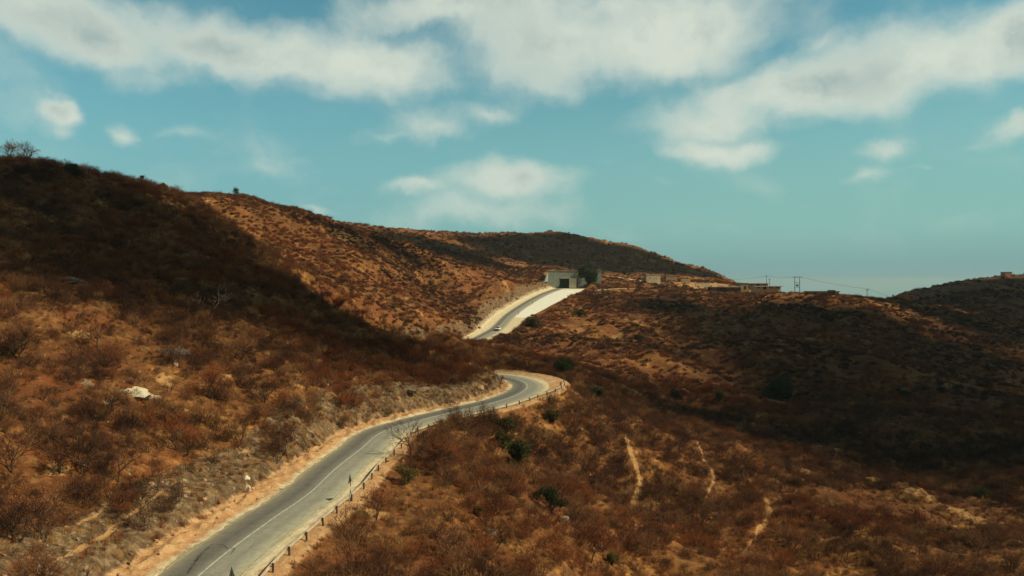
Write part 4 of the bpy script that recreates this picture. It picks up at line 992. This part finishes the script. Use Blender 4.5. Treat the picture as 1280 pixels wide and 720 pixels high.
for k in range(len(tops)-1):
    a,b=tops[k],tops[k+1]; o_=[]
    for q in (-1,1):
        m_=MB(); n=14; pr=None
        for i in range(n+1):
            t_=i/n; p=a.lerp(b,t_); p.z-=4*t_*(1-t_)*(a-b).length*.018; p.x+=q*.9; p.y-=.18
            if pr is not None: m_.bar(pr,p,.035,n=4)
            pr=p.copy()
        w_=m_.build('power_line',M_BLK); tag(w_,('upper' if q>0 else 'lower')+' wire of the span '+['left of the slim pole','between the slim pole and the twin poles','between the twin poles and the lone pole','running off right from the lone pole'][k],'power line','wires strung between the ridge poles')
# small post on the left skyline
x,y,z=spot(178,222,150); t=thing('survey_post','little dark post with a square board on the left skyline','post',(x,y,z)); MB().bar((0,0,-.3),(0,0,2.7),.09,n=8).build('post',M_WOODP,t); MB().box((0,0,2.3),(1.3,.12,.8),bev=.02).build('board',M_SIGNB,t); MB().box((0,.1,2.75),(1.6,.12,.1)).build('bracket',M_SIGNB,t)
# ------------------------------------------------------------------ trees one can tell apart
def tree_meshes(seed,mat,bark,wmin=.014,w0=.13,trunk=1.5,kids=(4,3,3,3),spread=.85,up=.3,L=1.55):
    rng=np.random.default_rng(seed); th=Blades(); tn=Blades(); p=np.array([0,0,-.25]); w=w0
    nst=1+int(rng.random()<.45)
    for s in range(nst):
        p=np.array([.1*s,0,-.25]); d=np.array([rng.normal()*.18+(.5 if s else -.12*nst),rng.normal()*.18,1.]); d/=np.linalg.norm(d); w=w0*(1 if s==0 else .8)
        for k in range(2):
            q=p+d*trunk/2; th.add(p,q,w,w*.85); p=q; w*=.85; d=d+rng.normal(size=3)*.12; d/=np.linalg.norm(d)
        for k in range(4):
            a=2*math.pi*(k+rng.random()*.7)/4; l=.45+.55*rng.random(); dd=np.array([math.cos(a)*math.sin(l),math.sin(a)*math.sin(l),math.cos(l)])
            grow(rng,th,tn,p,dd,L*(.7+.5*rng.random()),w*.62,0,3,spread,kids,up,wmin,2)
    return th.mesh('trunk',bark,rng,4),tn.mesh('crown',mat,rng,1)
TREES=[tree_meshes(501,M_DARK,M_BARK),tree_meshes(502,M_RUSS,M_BARK),tree_meshes(503,M_GREY,M_BARK),tree_meshes(504,M_DARK,M_BARK,trunk=1.1,spread=1.0),tree_meshes(505,M_GREY,M_BARK,trunk=1.9,up=.6)]
TW=['dark','russet','greyish','dark low-forked','greyish tall-stemmed']
def bare_tree(px,py,h,k,label,rz=None):
    x,y,z=spot(px,py); t=thing('bare_tree',label,'tree',(x,y,z),(px*.37)%6.28 if rz is None else rz,'leafless trees on the near slopes',h/4.3)
    link('trunk',TREES[k][0],t); link('crown',TREES[k][1],t); return t
for a in BT: bare_tree(*a)
x,y=pt(6,0,200)[0],200
for (px,Y,h,k,lab) in [(10,192,5.6,1,'russet bare tree on the skyline at the very left edge'),(34,196,5.8,2,'greyish flat-crowned bare tree on the left skyline, second from the edge')]:
    i=int(np.searchsorted(us,(px-640)/F0)); j=int(np.argmin(np.where(YY[i]<260,ROWS[i],1e5))); Y=YY[i,j]-1; x=(px-640)/949*Y; t=thing('bare_tree',lab,'tree',(x,Y,gz(x,Y)),px,'leafless trees on the left skyline',h/4.3); link('trunk',TREES[k][0],t); link('crown',TREES[k][1],t)
# bleached dead tree
a,b=tree_meshes(611,M_PALE,M_PALE,wmin=.018,w0=.085,trunk=1.2,kids=(2,2,1,1),spread=1.05,up=.05,L=2.1)
x,y,z=spot(268,392); t=thing('dead_tree','bleached white dead tree standing out against the shaded left slope','tree',(x,y,z),1.1,None,.95); link('trunk',a,t); link('crown',b,t)
# evergreen bushes
def leafy(px,py,wpx,hpx,mat,label,seed,name='green_bush',n=5200,Y=None,ls_=None,cat='bush'):
    if Y is None: x,y,z=spot(px,py)
    else: x=(px-640)/949*Y; y=Y; z=gz(x,y)
    w_=wpx/949*y; h=hpx/949*y; rng=np.random.default_rng(seed)
    nb=16; C=[];
    cs=np.stack([rng.normal(size=nb)*w_*.23,rng.normal(size=nb)*w_*.23,h*(.25+.6*rng.random(nb))],1); cs[:,:2]*=(1.15-.6*cs[:,2:]/h)
    rr=w_*(.14+.12*rng.random(nb))
    lobe=rng.integers(0,nb,n); d=rng.normal(size=(n,3)); d/=np.linalg.norm(d,axis=1)[:,None]
    c=cs[lobe]+d*(rr[lobe]*(.45+.6*rng.random(n)))[:,None]; c[:,2]=np.maximum(c[:,2],.05)
    t=thing(name,label,cat,(x,y,z),seed)
    link('crown',leaves_mesh('crown',c,ls_ or max(.07,w_*.030),mat,rng),t)
    th=Blades()
    for k in range(nb): m_=cs[k]*np.array([.35,.35,.5]); th.add(np.array([0,0,-.3]),m_,w_*.022,w_*.014); th.add(m_,cs[k],w_*.014,w_*.006)
    link('trunk',th.mesh('trunk',M_BARK,rng,5),t); return t
G='evergreen bushes'
for a in GREENS:
    a=a[:4]+((M_GREEN if a[4]=='G' else M_OLIVE),)+a[5:]
    leafy(a[0],a[1],a[2],a[3],a[4],a[5],a[6])
leafy(735,0,27,27,M_GREEN,'large dark green tree right of the underpass portal',31,'evergreen_tree',7000,Y=541,cat='tree',ls_=.5)
leafy(92,0,18,17,M_GREEN,'dense dark green bush on the left skyline',32,Y=203)
leafy(295,0,11,12,M_GREEN,'little round tree alone on the second hill skyline',33,'evergreen_tree',1800,Y=400,cat='tree')
leafy(205,0,14,9,M_OLIVE,'olive bush on the left skyline past the little post',34,Y=233)
# ------------------------------------------------------------------ boulders one can tell apart
def boulder(px,py,r,mat,label,seed,flat=.7,st=(1.2,1,1),name='boulder'):
    x,y,z=spot(px,py); o=link(name,rock_mesh(name,seed,mat,4,.6,flat)); o.location=(x,y,z-r*.05); o.scale=(r*st[0],r*st[1],r*st[2]); o.rotation_euler=(.1*math.sin(seed),.15*math.cos(seed),seed*1.3)
    tag(o,label,'rock'); return o
for a in BOULDERS:
    a=a[:3]+(globals()[a[3]],)+a[4:]
    boulder(*a)
# ------------------------------------------------------------------ thin sea haze
b=MB(); b.box((0,0,-135),(62000,62000,450)); m=bpy.data.materials.new('haze_air'); m.use_nodes=True; nt=NT(m.node_tree)
v_=nt.n('ShaderNodeVolumePrincipled',{'Color':(.66,.90,.95,1),'Density':6.5e-5,'Anisotropy':0.2}); nt.n('ShaderNodeOutputMaterial',{'Volume':v_.outputs[0]})
hz_=b.build('haze',m); tag(hz_,kind='stuff')
